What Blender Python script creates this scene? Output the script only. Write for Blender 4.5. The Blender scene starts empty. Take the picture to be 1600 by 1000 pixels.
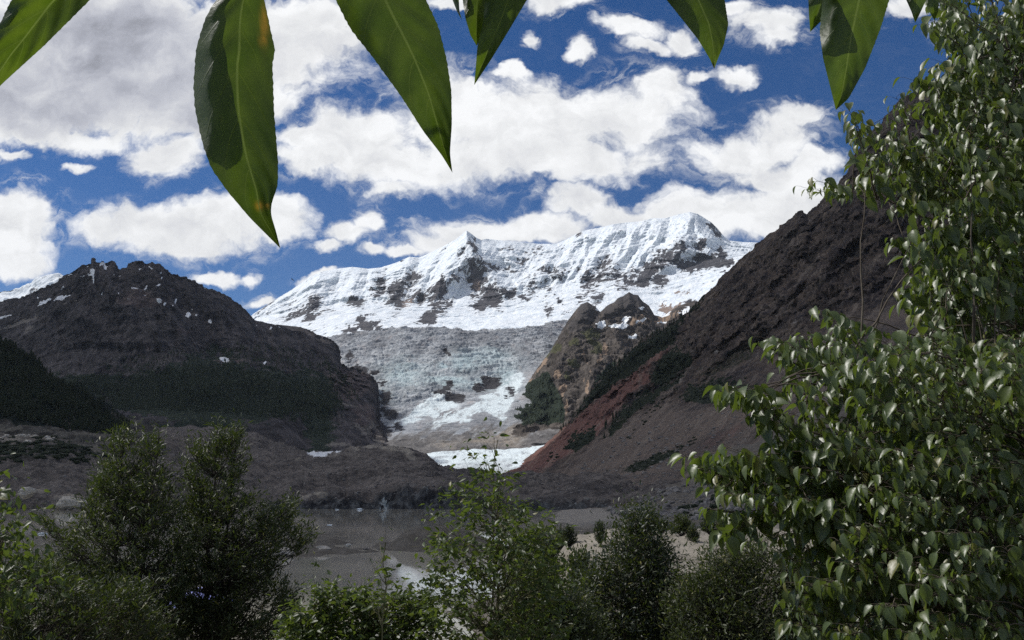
import bpy, math, random
import numpy as np
from mathutils import Vector
R = math.radians
sc = bpy.context.scene
col = sc.collection

# ------------------------------------------------------------------ camera
F = 1331.0                       # focal length in photo pixels (photo 1600 wide)
CZ = 13.0                        # eye height above the lake
PITCH = math.atan(270 / F)
cam = bpy.data.cameras.new('camera')
cam.sensor_width = 36.0
cam.lens = 36.0 * F / 1600.0
cam.clip_start = 0.05
cam.clip_end = 60000
co = bpy.data.objects.new('camera', cam); col.objects.link(co)
co.location = (0, 0, CZ); co.rotation_euler = (math.pi / 2 + PITCH, 0, 0)
sc.camera = co
sc.view_settings.view_transform = 'Standard'
sc.view_settings.look = 'None'
sc.view_settings.gamma = 1
sc.view_settings.exposure = 0.10
sc.cycles.use_denoising = False
sc.cycles.max_bounces = 8
sc.cycles.transparent_max_bounces = 16
sc.cycles.sample_clamp_indirect = 4.0

# ------------------------------------------------------------------ node helper
class NT:
    def __init__(s, nt):
        s.nt = nt; nt.nodes.clear()
    def n(s, t, ins=None, **pr):
        nd = s.nt.nodes.new(t)
        for k, v in pr.items(): setattr(nd, k, v)
        for k, v in (ins or {}).items(): s.set(nd.inputs[k], v)
        return nd
    def set(s, sock, v):
        if isinstance(v, bpy.types.NodeSocket): s.nt.links.new(v, sock)
        elif hasattr(v, '__len__') and sock.type == 'RGBA' and len(v) == 3: sock.default_value = (*v, 1)
        else: sock.default_value = v
    def m(s, op, a, b=None, c=None, clamp=False):
        nd = s.nt.nodes.new('ShaderNodeMath'); nd.operation = op; nd.use_clamp = clamp
        for i, v in enumerate((a, b, c)):
            if v is not None: s.set(nd.inputs[i], v)
        return nd.outputs[0]
    def vm(s, op, a, b=None, out=0):
        nd = s.nt.nodes.new('ShaderNodeVectorMath'); nd.operation = op
        s.set(nd.inputs[0], a)
        if b is not None: s.set(nd.inputs[1], b)
        return nd.outputs[out]
    def mix(s, f, a, b, blend='MIX'):
        nd = s.nt.nodes.new('ShaderNodeMix'); nd.data_type = 'RGBA'; nd.blend_type = blend
        s.set(nd.inputs[0], f); s.set(nd.inputs[6], a); s.set(nd.inputs[7], b)
        return nd.outputs[2]
    def noise(s, vec, scale, detail=6, rough=0.55, dist=0.0, out=0, **pr):
        nd = s.n('ShaderNodeTexNoise', {'Vector': vec, 'Scale': scale, 'Detail': detail, 'Roughness': rough, 'Distortion': dist}, **pr)
        return nd.outputs[out]
    def mr(s, v, a, b, c=0.0, d=1.0, smooth=True):
        nd = s.n('ShaderNodeMapRange', {0: v, 1: a, 2: b, 3: c, 4: d}, interpolation_type='SMOOTHSTEP' if smooth else 'LINEAR')
        return nd.outputs[0]
    def attr(s, name):
        return s.n('ShaderNodeAttribute', attribute_name=name).outputs['Fac']
    def pos(s):
        return s.n('ShaderNodeNewGeometry').outputs['Position']

# ------------------------------------------------------------------ sun and sky
SUN_EL, SUN_AZ = 52.0, 71.0      # elevation; degrees left of the view direction
sd = Vector((-math.cos(R(SUN_EL)) * math.sin(R(SUN_AZ)), math.cos(R(SUN_EL)) * math.cos(R(SUN_AZ)), math.sin(R(SUN_EL))))
sl = bpy.data.lights.new('sun', 'SUN'); sl.energy = 3.7; sl.angle = R(0.5); sl.color = (1.0, 0.965, 0.92)
so = bpy.data.objects.new('sun', sl); col.objects.link(so)
so.rotation_euler = sd.to_track_quat('Z', 'Y').to_euler()
so.location = (0, 0, 60)

def tan_dir(px, py):
    """photo pixel -> (x/y, z/y) of the world direction."""
    cx, cy = (px - 800) / F, -(py - 500) / F
    fy = math.cos(PITCH) - cy * math.sin(PITCH); fz = math.sin(PITCH) + cy * math.cos(PITCH)
    return cx / fy, fz / fy
CLOUDS = [  # px, py, rx, ry, strength of each bank of cloud
 (130,60,330,140,1),(420,60,170,110,1),(60,150,210,75,1),(300,150,165,70,1),(500,55,100,75,1),(120,212,95,24,.6),(10,150,120,70,1),
 (265,235,58,40,.95),(470,212,50,28,.8),(870,195,220,78,1),(700,175,120,80,1),(560,215,120,65,1),(990,165,100,70,1),(1030,135,60,40,1),
 (620,250,110,45,1),(760,250,210,48,1),(480,248,60,32,.9),(940,250,130,40,.9),(615,292,45,18,.8),(25,335,80,65,1),(20,395,55,38,1),
 (200,345,95,42,1),(330,352,125,48,1),(430,335,65,42,1),(300,378,120,30,.9),(545,352,50,25,.9),(580,335,36,24,.9),(508,374,28,18,.8),(592,384,30,14,.8),
 (345,427,58,14,.8),(393,425,20,13,.85),(85,428,34,14,.8),(765,357,140,30,1),(690,372,65,22,.9),(850,350,80,30,1),(900,310,70,20,.75),(985,335,90,28,.95),
 (640,388,45,12,.75),(505,432,40,12,.8),(430,466,50,12,.7),(1220,215,85,55,1),(1150,240,75,42,.95),(1262,180,48,28,1),(1200,272,100,32,.95),(1275,255,55,28,.85),
 (1190,325,165,50,1),(1100,333,100,34,1),(1260,315,90,34,1),(1155,118,42,17,.9),(1100,117,32,14,.8),(880,8,75,28,.8),(990,45,60,22,.6),(905,80,24,20,.7),
 (825,62,16,16,.7),(805,112,28,13,.75),(1070,60,38,26,.85),(1195,35,80,38,.75),(1130,8,60,20,.75),(1430,10,55,24,.8),(1490,60,45,25,.7),(705,5,45,14,.8),
 (760,140,30,12,.6),(20,235,30,12,.7),(120,252,26,9,.55),(720,145,40,50,.9),(180,150,120,60,1),(170,60,120,60,1),(330,110,110,80,1),(800,120,30,12,.7),(1010,70,45,14,.6),(905,75,20,16,.8),(1210,60,50,24,.8),
]
GREYS = [(170,95,290,130),(60,160,190,60),(330,170,100,50),(20,90,130,95)]
w = bpy.data.worlds.new('World'); sc.world = w; w.use_nodes = True
q = NT(w.node_tree)
skyt = q.n('ShaderNodeTexSky', sky_type='NISHITA', sun_disc=False, sun_elevation=R(SUN_EL), sun_rotation=R(-SUN_AZ),
           altitude=2400.0, air_density=1.0, dust_density=0.6, ozone_density=2.0)
dirv = q.n('ShaderNodeTexCoord').outputs['Generated']
sep = q.n('ShaderNodeSeparateXYZ', {0: dirv})
ay = q.m('MAXIMUM', q.m('ABSOLUTE', sep.outputs[1]), 0.12)
uu = q.m('DIVIDE', sep.outputs[0], ay); vv = q.m('DIVIDE', sep.outputs[2], ay)
uv = q.n('ShaderNodeCombineXYZ', {0: uu, 1: vv, 2: 0.0}).outputs[0]
wn = q.vm('SUBTRACT', q.noise(uv, 9.0, 5, 0.6, out=1), (0.5, 0.5, 0.5))
wsc = q.n('ShaderNodeVectorMath', {0: wn}, operation='SCALE'); q.set(wsc.inputs['Scale'], 0.085)
wuv = q.vm('ADD', uv, wsc.outputs[0])
def blob(px, py, rx, ry):
    u, v = tan_dir(px, py)
    k = 1.0 / F
    s_ = q.vm('SUBTRACT', wuv, (u, v, 0)); s_ = q.vm('MULTIPLY', s_, (1 / (rx * k), 1 / (ry * k), 0))
    return q.m('SUBTRACT', 1.0, q.vm('DOT_PRODUCT', s_, s_, out=1))
acc = None
for (px, py, rx, ry, st) in CLOUDS:
    b = q.m('MULTIPLY', q.m('MAXIMUM', blob(px, py, rx * 1.04, ry * 1.04), -1.0), 1.0)
    b = q.m('ADD', b, (st - 1.0) * .6)
    acc = b if acc is None else q.m('SMOOTH_MAX', acc, b, 0.25)
gen = q.mr(q.noise(q.vm('MULTIPLY', dirv, (2.0, 2.0, 5.0)), 1.6, 3, 0.5), 0.42, 0.62, -1.0, 0.8)
inu = q.m('MULTIPLY', q.mr(q.m('ABSOLUTE', uu), 0.66, 0.8, 1, 0), q.mr(vv, 0.66, 0.8, 1, 0))
inu = q.m('MULTIPLY', inu, q.m('GREATER_THAN', sep.outputs[1], 0.0))
field = q.m('ADD', q.m('MULTIPLY', acc, inu), q.m('MULTIPLY', gen, q.m('SUBTRACT', 1.0, inu)))
cuv = q.vm('MULTIPLY', wuv, (1.0, 1.35, 1.0))
def puffs(vec):
    a = q.noise(vec, 11.0, 9, 0.585)
    vz = q.n('ShaderNodeTexVoronoi', {'Vector': vec, 'Scale': 30.0, 'Detail': 4.0, 'Roughness': 0.6}, feature='F1', normalize=True).outputs['Distance']
    return q.m('ADD', q.m('MULTIPLY', a, 1.5), q.m('MULTIPLY', vz, -0.6))
pf = puffs(cuv)
pf2 = puffs(q.vm('ADD', cuv, (-0.014, 0.030, 0)))
gacc = None
for g in GREYS:
    b = blob(*g)
    gacc = b if gacc is None else q.m('SMOOTH_MAX', gacc, b, 0.3)
grey = q.mr(q.m('ADD', gacc, q.m('MULTIPLY', q.m('SUBTRACT', pf, 0.5), 0.9)), -0.1, 0.9)
grey = q.m('MULTIPLY', grey, inu); grey_ = grey
dens = q.m('ADD', q.m('MULTIPLY', field, 1.0), q.m('MULTIPLY', q.m('SUBTRACT', pf, 0.545), 2.4))
dens = q.m('ADD', dens, q.m('MULTIPLY', grey_, .55))
dens = q.m('ADD', dens, q.m('MULTIPLY', q.mr(field, .35, .9), .25))
core = q.mr(dens, -0.22, 0.85)
wisp = q.noise(q.vm('MULTIPLY', wuv, (1.0, 1.9, 1.0)), 20.0, 9, .66, 1.2)
veil = q.m('MULTIPLY', q.mr(field, -.95, .25), q.mr(wisp, .44, .74, 0, .65))
alpha = q.m('MAXIMUM', core, veil)
alpha = q.m('MULTIPLY', alpha, q.mr(sep.outputs[2], 0.02, 0.12))
relief = q.m('MULTIPLY', q.m('SUBTRACT', pf, pf2), 0.42)  # sunward and shaded sides of the puffs, painted from a noise offset
lum = q.m('ADD', q.m('SUBTRACT', 0.90, q.m('MULTIPLY', grey, 0.34)), relief)
base_ = q.noise(q.vm('ADD', cuv, (3.1, 0, 0)), 5.5, 5, .55)
lum = q.m('SUBTRACT', lum, q.m('MULTIPLY', q.m('MULTIPLY', q.mr(dens, 0.3, 1.4), q.mr(base_, .40, .66)), 0.14))  # grey shading of the cloud undersides, painted as broad noise
lum = q.m('MAXIMUM', q.m('MINIMUM', lum, 0.95), 0.3)
ccol = q.mix(q.mr(lum, 0.4, 0.85), (0.92, 0.95, 1.08), (0.99, 1.0, 1.01))
ccol = q.mix(1.0, ccol, q.n('ShaderNodeCombineColor', {0: lum, 1: lum, 2: lum}).outputs[0], 'MULTIPLY')
skyc = q.n('ShaderNodeHueSaturation', {'Color': skyt.outputs[0], 'Saturation': 1.36, 'Hue': 0.508}).outputs[0]
bg1 = q.n('ShaderNodeBackground', {'Color': skyc, 'Strength': 0.074})
bg2 = q.n('ShaderNodeBackground', {'Color': ccol, 'Strength': 1.0})
mxs = q.n('ShaderNodeMixShader', {0: alpha, 1: bg1.outputs[0], 2: bg2.outputs[0]})
q.n('ShaderNodeOutputWorld', {'Surface': mxs.outputs[0]})
w.cycles.sampling_method = 'MANUAL'; w.cycles.sample_map_resolution = 512

# ------------------------------------------------------------------ numpy noise
rng = np.random.default_rng(7)
random.seed(7)
_perm = np.concatenate([rng.permutation(256)] * 2)
_g3 = rng.normal(size=(256, 3)); _g3 /= np.linalg.norm(_g3, axis=1)[:, None]
def perlin(P):
    P = np.asarray(P, dtype=np.float64).reshape(-1, 3)
    I = np.floor(P).astype(np.int64); f = P - I; I &= 255
    u = f * f * f * (f * (f * 6 - 15) + 10)
    out = 0
    for dx in (0, 1):
        wx = u[:, 0] if dx else 1 - u[:, 0]
        for dy in (0, 1):
            wy = u[:, 1] if dy else 1 - u[:, 1]
            for dz in (0, 1):
                wz = u[:, 2] if dz else 1 - u[:, 2]
                h = _perm[_perm[_perm[(I[:, 0] + dx) & 255] + ((I[:, 1] + dy) & 255)] + ((I[:, 2] + dz) & 255)]
                g = _g3[h]
                out = out + wx * wy * wz * (g[:, 0] * (f[:, 0] - dx) + g[:, 1] * (f[:, 1] - dy) + g[:, 2] * (f[:, 2] - dz))
    return out * 1.6
def fbm(P, o=5, gain=0.5, lac=2.03):
    P = np.asarray(P, float).reshape(-1, 3); a, s = 1.0, 0
    for i in range(o):
        s = s + a * perlin(P + 17.3 * i); P = P * lac; a *= gain
    return s
def ridged(P, o=6, gain=0.5, lac=2.07):
    P = np.asarray(P, float).reshape(-1, 3); a, s, w_ = 1.0, 0, 1.0
    for i in range(o):
        n = (1 - np.abs(perlin(P + 31.7 * i))) ** 2
        s = s + a * n * w_; w_ = np.clip(n * 1.6, 0, 1); P = P * lac; a *= gain
    return s - 1.0
def sst(x, a, b):
    t = np.clip((x - a) / (b - a), 0, 1); return t * t * (3 - 2 * t)

# ------------------------------------------------------------------ pixels and points
def pt(px, py, D):
    a, v = tan_dir(px, py)
    return np.array([a * D, D, CZ + v * D])
def project(P):
    P = np.asarray(P).reshape(-1, 3); d = P - np.array([0, 0, CZ])
    dep = d[:, 1] * math.cos(PITCH) + d[:, 2] * math.sin(PITCH)
    up = -d[:, 1] * math.sin(PITCH) + d[:, 2] * math.cos(PITCH)
    dep = np.maximum(dep, 1e-3)
    return 800 + F * d[:, 0] / dep, 500 - F * up / dep

def tag(o, label=None, cat=None, group=None, kind=None):
    if label: o['label'] = label
    if cat: o['category'] = cat
    if group: o['group'] = group
    if kind: o['kind'] = kind
    return o
def mesh_np(name, V, faces, mat, parent=None, smooth=True, attrs=None):
    """faces: list of int arrays (n,k)."""
    me = bpy.data.meshes.new(name)
    V = np.ascontiguousarray(V, dtype=np.float32)
    me.vertices.add(len(V)); me.vertices.foreach_set('co', V.ravel())
    faces = [np.asarray(f) for f in faces if len(f)]
    nl = sum(f.size for f in faces); npg = sum(len(f) for f in faces)
    me.loops.add(nl); me.polygons.add(npg)
    me.loops.foreach_set('vertex_index', np.concatenate([f.ravel() for f in faces]).astype(np.int32))
    tot = np.concatenate([np.full(len(f), f.shape[1]) for f in faces]).astype(np.int32)
    me.polygons.foreach_set('loop_start', np.concatenate([[0], np.cumsum(tot)[:-1]]).astype(np.int32))
    me.polygons.foreach_set('loop_total', tot)
    me.polygons.foreach_set('use_smooth', np.full(npg, smooth))
    for k, v in (attrs or {}).items():
        at = me.attributes.new(k, 'FLOAT', 'POINT'); at.data.foreach_set('value', np.asarray(v, dtype=np.float32))
    me.update(calc_edges=True)
    if mat: me.materials.append(mat)
    o = bpy.data.objects.new(name, me); col.objects.link(o)
    if parent: o.parent = parent
    return o
def empty(name, loc):
    o = bpy.data.objects.new(name, None); o.empty_display_size = 0.2; o.location = loc; col.objects.link(o); return o
def gridfaces(nr, nc):
    i = np.arange(nr * nc).reshape(nr, nc)
    return np.stack([i[:-1, :-1], i[:-1, 1:], i[1:, 1:], i[1:, :-1]], -1).reshape(-1, 4)

def polydist(PX, PY, poly):
    """signed pixel distance to a traced polygon, positive inside."""
    poly = np.array(poly, float); n = len(poly)
    d2 = np.full(PX.shape, 1e18); ins = np.zeros(PX.shape, bool)
    for i in range(n):
        x0, y0 = poly[i]; x1, y1 = poly[(i + 1) % n]
        ex, ey = x1 - x0, y1 - y0
        t = np.clip(((PX - x0) * ex + (PY - y0) * ey) / (ex * ex + ey * ey + 1e-9), 0, 1)
        d2 = np.minimum(d2, (PX - x0 - t * ex) ** 2 + (PY - y0 - t * ey) ** 2)
        c = ((y0 > PY) != (y1 > PY)) & (PX < (x1 - x0) * (PY - y0) / (y1 - y0 + 1e-12) + x0)
        ins ^= c
    d = np.sqrt(d2); return np.where(ins, d, -d)
def linedist(PX, PY, line):
    d2 = np.full(PX.shape, 1e18)
    for (x0, y0), (x1, y1) in zip(line[:-1], line[1:]):
        ex, ey = x1 - x0, y1 - y0
        t = np.clip(((PX - x0) * ex + (PY - y0) * ey) / (ex * ex + ey * ey + 1e-9), 0, 1)
        d2 = np.minimum(d2, (PX - x0 - t * ex) ** 2 + (PY - y0 - t * ey) ** 2)
    return np.sqrt(d2)
def blobs(PX, PY, lst):
    s = np.zeros(PX.shape)
    for b in lst:
        x, y, rx, ry = b[:4]; k = b[4] if len(b) > 4 else 1.0
        an = math.radians(b[5]) if len(b) > 5 else 0.0
        dx, dy = PX - x, PY - y
        ex = (dx * math.cos(an) + dy * math.sin(an)) / rx; ey = (-dx * math.sin(an) + dy * math.cos(an)) / ry
        s = np.maximum(s, k * np.exp(-(ex * ex + ey * ey) * 0.9))
    return s

SHEETS = {}
def sheet(name, guides, npx, rows, disp, masks, mat, smooth_t=3):
    """a terrain surface through traced guide lines, each with its own distance.
    guide point: (px, py, D) or (px, None, D, z)"""
    G = []
    for g in guides:
        A, Y, Z = [], [], []
        for p in g:
            if len(p) == 4:
                a, _ = tan_dir(p[0], 770); A.append(a); Y.append(p[2]); Z.append(p[3])
            else:
                q_ = pt(*p); A.append(q_[0] / q_[1]); Y.append(q_[1]); Z.append(q_[2])
        o = np.argsort(A); G.append((np.array(A)[o], np.array(Y)[o], np.array(Z)[o]))
    a0 = min(g[0][0] for g in G); a1 = max(g[0][-1] for g in G)
    ag = np.linspace(a0, a1, npx)
    Ys = np.array([np.interp(ag, g[0], g[1]) for g in G]); Zs = np.array([np.interp(ag, g[0], g[2]) for g in G])
    yr, zr = [], []
    for k in range(len(G) - 1):
        t = np.linspace(0, 1, rows[k], endpoint=(k == len(G) - 2))[:, None]
        yr.append(Ys[k] * (1 - t) + Ys[k + 1] * t); zr.append(Zs[k] * (1 - t) + Zs[k + 1] * t)
    Y = np.concatenate(yr); Z = np.concatenate(zr)
    ridge = sum(rows[:-1])                     # the last segment is the far side
    for _ in range(smooth_t * 4):
        Zn = Z.copy(); Zn[1:-1] = 0.25 * Z[:-2] + 0.5 * Z[1:-1] + 0.25 * Z[2:]
        Zn[max(ridge - 2, 0):ridge + 3] = Z[max(ridge - 2, 0):ridge + 3]; Z = Zn
    X = ag[None, :] * Y
    P = np.stack([X, Y, Z], -1)
    du = np.gradient(P, axis=1); dv = np.gradient(P, axis=0)
    N = np.cross(du, dv); N /= np.linalg.norm(N, axis=-1, keepdims=True) + 1e-9
    Nf = N.reshape(-1, 3); Pf = P.reshape(-1, 3)
    nr, nc = Y.shape
    tt = np.repeat(np.linspace(0, 1, nr), nc)
    PX, PY = project(Pf)
    d = disp(Pf, PX, PY, tt)          # relief bulging out of the slope face, and fine roughness along the normal
    if not isinstance(d, tuple): d = (0 * d, d)
    out = np.array([0, 0, CZ]) - Pf; out /= np.linalg.norm(out, axis=1, keepdims=True)
    Pd = Pf + out * d[0][:, None] + Nf * d[1][:, None]
    M = masks(Pd, PX, PY, tt)
    o = mesh_np(name, Pd, [gridfaces(nr, nc)], mat, attrs=M)
    SHEETS[name] = (Pd, *project(Pd), nr, nc, ridge)
    return o
def surf(name, px, py):
    P, X, Y, *_ = SHEETS[name]
    return P[np.argmin((X - px) ** 2 + (Y - py) ** 2)]

# ------------------------------------------------------------------ materials
def new_mat(name):
    m = bpy.data.materials.new(name); m.use_nodes = True
    return m, NT(m.node_tree)
def finish(q, color, rough=0.9, bump=None, bd=1.0, bs=0.6, spec=0.2, trans=None, tcol=None, **kw):
    ins = {'Base Color': color, 'Roughness': rough, 'Specular IOR Level': spec}
    if bump is not None:
        ins['Normal'] = q.n('ShaderNodeBump', {'Height': bump, 'Distance': bd, 'Strength': bs}).outputs[0]
    ins.update(kw)
    p = q.n('ShaderNodeBsdfPrincipled', ins).outputs[0]
    if trans is not None:
        t = q.n('ShaderNodeBsdfTranslucent', {'Color': tcol})
        p = q.n('ShaderNodeMixShader', {0: trans, 1: p, 2: t.outputs[0]}).outputs[0]
    q.n('ShaderNodeOutputMaterial', {'Surface': p})
def rock_mat(name, base, var, s, forest=(0.016, 0.022, 0.015), extra=None, third=None, snow=(0.86, 0.89, 0.91), forest2=(0.03, 0.038, 0.02)):
    """rock with traced masks: 'forest', 'snow', 'extra', 'third'. s = size in metres of the broad mottling."""
    m, q = new_mat(name); p = q.pos()
    n1 = q.noise(p, 1.0 / s, 8, 0.62); n2 = q.noise(p, 6.0 / s, 6, 0.6)
    c = q.mix(q.mr(n1, 0.38, 0.62), base, var)
    c = q.mix(q.mr(n2, 0.44, 0.62, 0, 0.8), c, tuple(x * 0.42 for x in base))
    sl_ = q.noise(q.vm('MULTIPLY', q.vm('ADD', p, q.vm('MULTIPLY', q.noise(p, 3.0 / s, 2, .5, out=1), (s * .1, s * .1, s * .1))), (1, .5, .32)), 14.0 / s, 7, .72)
    c = q.mix(q.mr(sl_, .54, .68, 0, .6), c, tuple(x * 1.7 for x in var))
    def msk(a, lo=0.38, hi=0.62, k=0.5):
        v = q.m('ADD', q.attr(a), q.m('MULTIPLY', q.m('SUBTRACT', n2, 0.5), k))
        return q.mr(v, lo, hi)
    if extra: c = q.mix(msk('extra'), c, q.mix(n2, extra, tuple(x * 0.62 for x in extra)))
    if third: c = q.mix(msk('third'), c, q.mix(n1, third, tuple(x * 0.7 for x in third)))
    c = q.mix(q.mr(q.attr('streak'), .15, .8, 0, .35), c, tuple(min(x * 1.9, .3) for x in var)); c = q.mix(q.mr(q.attr('streak'), -.8, -.12, .45, 0), c, tuple(x * .45 for x in base))
    dk = q.attr('darkrock'); c = q.mix(q.m('MULTIPLY', dk, .85), c, q.mix(n2, (0.03, 0.029, 0.031), (0.095, 0.086, 0.082)))
    ff = q.noise(p, 22.0 / s, 4, 0.7)
    c = q.mix(msk('forest', k=0.9), c, q.mix(q.mr(ff, 0.4, 0.7), forest, forest2))
    sn_ = q.noise(q.vm('MULTIPLY', p, (1, .6, .5)), 26.0 / s, 6, .72)
    c = q.mix(q.mr(q.m('ADD', q.attr('snow'), q.m('MULTIPLY', q.m('SUBTRACT', sn_, .52), 2.2)), .46, .56), c, snow)
    finish(q, c, 0.95, q.m('ADD', q.m('MULTIPLY', n2, 0.6), q.m('MULTIPLY', ff, 0.4)), s * 0.05, 0.8, spec=0.1)
    return m

# ================================================================== TERRAIN
def stretch(P, kx, ky, kz): return P * np.array([kx, ky, kz])
def behind(g, dy, dz):
    out = []
    for p in g:
        if len(p) == 4: out.append((p[0], None, p[2] + dy, p[3] + dz))
        else:
            z = pt(*p)[2]; out.append((p[0], None, p[2] + dy, z + dz))
    return out

# ---- snow massif
MASS_RIDGE = [(330,560,8600),(395,491,8600),(415,478,8700),(430,468,8700),(450,456,8800),(470,443,8800),(485,432,8800),(500,425,8800),(525,420,8900),(550,417,8900),(575,420,8900),(595,418,8900),
 (620,410,8900),(640,401,8900),(655,402,8900),(670,396,8900),(690,386,8800),(712,374,8700),(722,366,8650),(729,360,8600),(735,364,8650),(744,371,8750),(752,375,8850),(760,373,8900),(790,376,9000),(815,379,9000),(840,381,9000),(870,381,9000),
 (885,374,9000),(900,366,9000),(915,360,9000),(940,355,9000),(960,350,9000),(985,347,9000),(1000,346,9000),(1020,341,9000),(1040,341,9000),(1060,335,9000),(1078,331,9000),(1090,334,9000),(1100,340,9000),
 (1112,348,9000),(1122,358,9000),(1130,368,9000),(1140,376,9000),(1160,378,9100),(1185,379,9200),(1215,382,9200),(1300,390,9300)]
MASS_MID = [(330,565,7900),(400,497,7900),(480,478,7600),(560,468,7600),(650,468,7600),(720,462,7500),(800,455,7700),(880,440,7700),(960,420,7700),(1030,412,7700),(1100,402,7900),(1150,392,8200),(1300,400,8300)]
MASS_LOW = [(330,570,7000),(420,502,7000),(490,497,6900),(560,488,6800),(640,492,6700),(720,496,6700),(800,488,6700),(880,470,6800),(960,455,6800),(1030,450,6900),(1100,430,7000),(1180,400,7300),(1300,410,7300)]
MASS_FOOT = [(330,640,5600),(420,580,5600),(520,535,5600),(640,530,5500),(760,528,5500),(860,520,5600),(960,540,5500),(1030,530,5500),(1100,500,5600),(1180,430,5800),(1300,430,5800)]
SPURS = [  # traced buttresses: line, half width px, height m
 ([(728,366),(748,400),(775,440),(798,482)], 34, 190), ([(725,368),(700,420),(682,462),(672,503)], 30, 170), ([(640,403),(625,440),(612,472)], 26, 120),
 ([(500,426),(486,455),(488,492)], 28, 120), ([(560,420),(552,450),(556,478)], 26, 90), ([(868,382),(848,420),(826,462)], 24, 110), ([(1078,333),(1062,390),(1025,430),(985,456)], 34, 210),
 ([(958,352),(930,400),(900,452)], 24, 120), ([(1085,340),(1103,385),(1143,410)], 26, 160), ([(905,365),(882,410),(860,452)], 22, 110), ([(1000,346),(975,395),(942,440)], 26, 130),
 ([(790,377),(800,420),(812,460)], 20, 80), ([(590,420),(580,445),(590,470)], 20, 80), ([(690,388),(660,430),(648,466)], 22, 100), ([(430,470),(440,485),(470,500)], 18, 90),
 ([(1040,342),(1010,392),(985,430)], 20, 110), ([(930,358),(905,405),(884,442)], 18, 90)]
def massif_disp(P, X, Y, T):
    wob = 6 * fbm(np.stack([X, Y, 0 * X], 1) / 26.0, 3)
    d = np.zeros(len(P))
    for ln, hw, h in SPURS:
        r = linedist(X + wob, Y + wob * .4, ln) / hw
        d = np.maximum(d, h * np.clip(1 - r, 0, 1) ** 0.9)
    up = sst(T, 0.18, 0.46)
    a = X + 0.55 * (Y - 420)                          # flutes run down the fall line
    fl = fbm(np.stack([a / 7.0, Y / 55.0, X / 200], 1), 3)
    fl2 = ridged(np.stack([a / 16.0, Y / 60.0, X / 300 + 5], 1), 3)
    rk = ridged(P / 700.0, 6)
    small = fbm(P / 90.0, 5, .6)
    edge = sst(Y, 330, 340) if False else 1
    back = sst(T, 0.80, 0.925)
    dv = up * (d * 2.1 + rk * 135 + fl * 18 + fl2 * 30) * (1 - .6 * back) + (1 - up) * (fbm(P / 420.0, 5) * 60 + ridged(stretch(P, .6, 1.6, 1) / 260.0, 4) * 22)
    return dv, (small * 5 + rk * 9) * (1 - .7 * back) * up + (1 - up) * fbm(P / 160., 5) * 9
MROCK = [(490,470,14,16,.95,35),(466,488,26,11,.62,-35),(453,497,16,8,.6,-35),(482,496,14,10,.85),(520,453,9,6,.6),(555,472,18,10,.85,25),(594,450,14,17,.9),(620,460,17,24,1),(648,432,17,14,.85),(636,440,16,10,.7),
 (672,497,13,14,1.0,30),(683,468,15,28,.85,20),(700,475,14,12,.7),(660,470,16,14,.55),(728,420,20,18,.62),(745,440,22,26,.72,25),(765,458,16,24,.85,25),(752,482,11,12,.9),(774,470,14,14,.75),(742,386,6,16,.6,-25),(715,430,12,20,.5),
 (568,505,12,10,1.1),(580,510,20,8,1.0),(549,514,11,7,.9),(796,458,14,13,.9),(818,466,8,6,.8),(830,446,11,14,.62,15),(857,482,9,10,.95,-30),(875,471,7,5,.85),(840,387,13,7,.7),(796,385,13,8,.55),(875,432,18,18,.55),
 (925,440,26,30,.62),(948,410,26,22,.55),(905,425,14,20,.5),(1030,412,24,12,.66,-30),(1062,388,18,12,.95,-40),(1070,415,24,10,1.0),(1032,436,18,13,1.0,-30),(1005,440,14,12,.8),(1095,382,8,11,1.0,30),(1113,352,6,14,1.05,-35),(1122,366,5,12,1.0,-35),
 (1101,404,18,9,.9),(1127,396,7,13,1.0,-20),(1138,410,12,7,.9),(1120,412,16,5,.8),(1065,458,14,4,.9),(1052,482,22,7,.9,-10),(1078,470,12,5,.8),(905,366,6,5,.5),(1135,425,8,5,.8),(420,476,30,3,.8,-35),(628,406,5,3,.8),(1160,366,10,3,.5,30),(960,435,18,22,.5),(690,440,9,12,.45),(990,425,20,14,.5),(925,440,42,42,.42),(745,440,42,48,.42),(652,450,50,34,.40),(1045,408,40,30,.42),(860,440,30,30,.36),(480,475,40,26,.36),(820,430,40,36,.32),(1050,402,40,16,.85,-35),(1085,413,42,11,.95),(1015,426,26,15,.85,-30),(985,440,24,14,.6,-30),(735,430,30,40,.6),(925,440,30,34,.58),(640,452,34,26,.55),(690,470,20,34,.6)]
def massif_masks(P, X, Y, T):
    n = fbm(P / 120.0, 6, .62); a = X + 0.32 * (Y - 420)
    st = fbm(np.stack([a / 5.0, Y / 22.0, X / 90], 1), 4, .6)
    r = blobs(X + 5 * n, Y + 4 * st, MROCK)
    rock = r * 1.15 + 0.10 * st + 0.12 * n
    brown = sst(blobs(X, Y, [(1065,458,20,6),(1052,482,30,12),(745,445,10,14,.6),(640,475,20,12,.6)]), .3, .6)
    return dict(rockv=rock, brown=brown)
m_mass, q = new_mat('massif_rock_and_snow'); p = q.pos(); sx = q.n('ShaderNodeSeparateXYZ', {0: p})
fa = q.m('SUBTRACT', sx.outputs[0], q.m('MULTIPLY', sx.outputs[2], .55))
fv = q.n('ShaderNodeCombineXYZ', {0: fa, 1: q.m('MULTIPLY', sx.outputs[1], .3), 2: q.m('MULTIPLY', sx.outputs[2], .42)}).outputs[0]
g1 = q.noise(fv, 1 / 210., 11, .68); g2 = q.noise(p, 1 / 60., 8, .7); g3 = q.noise(fv, 1 / 34., 6, .7)
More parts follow.
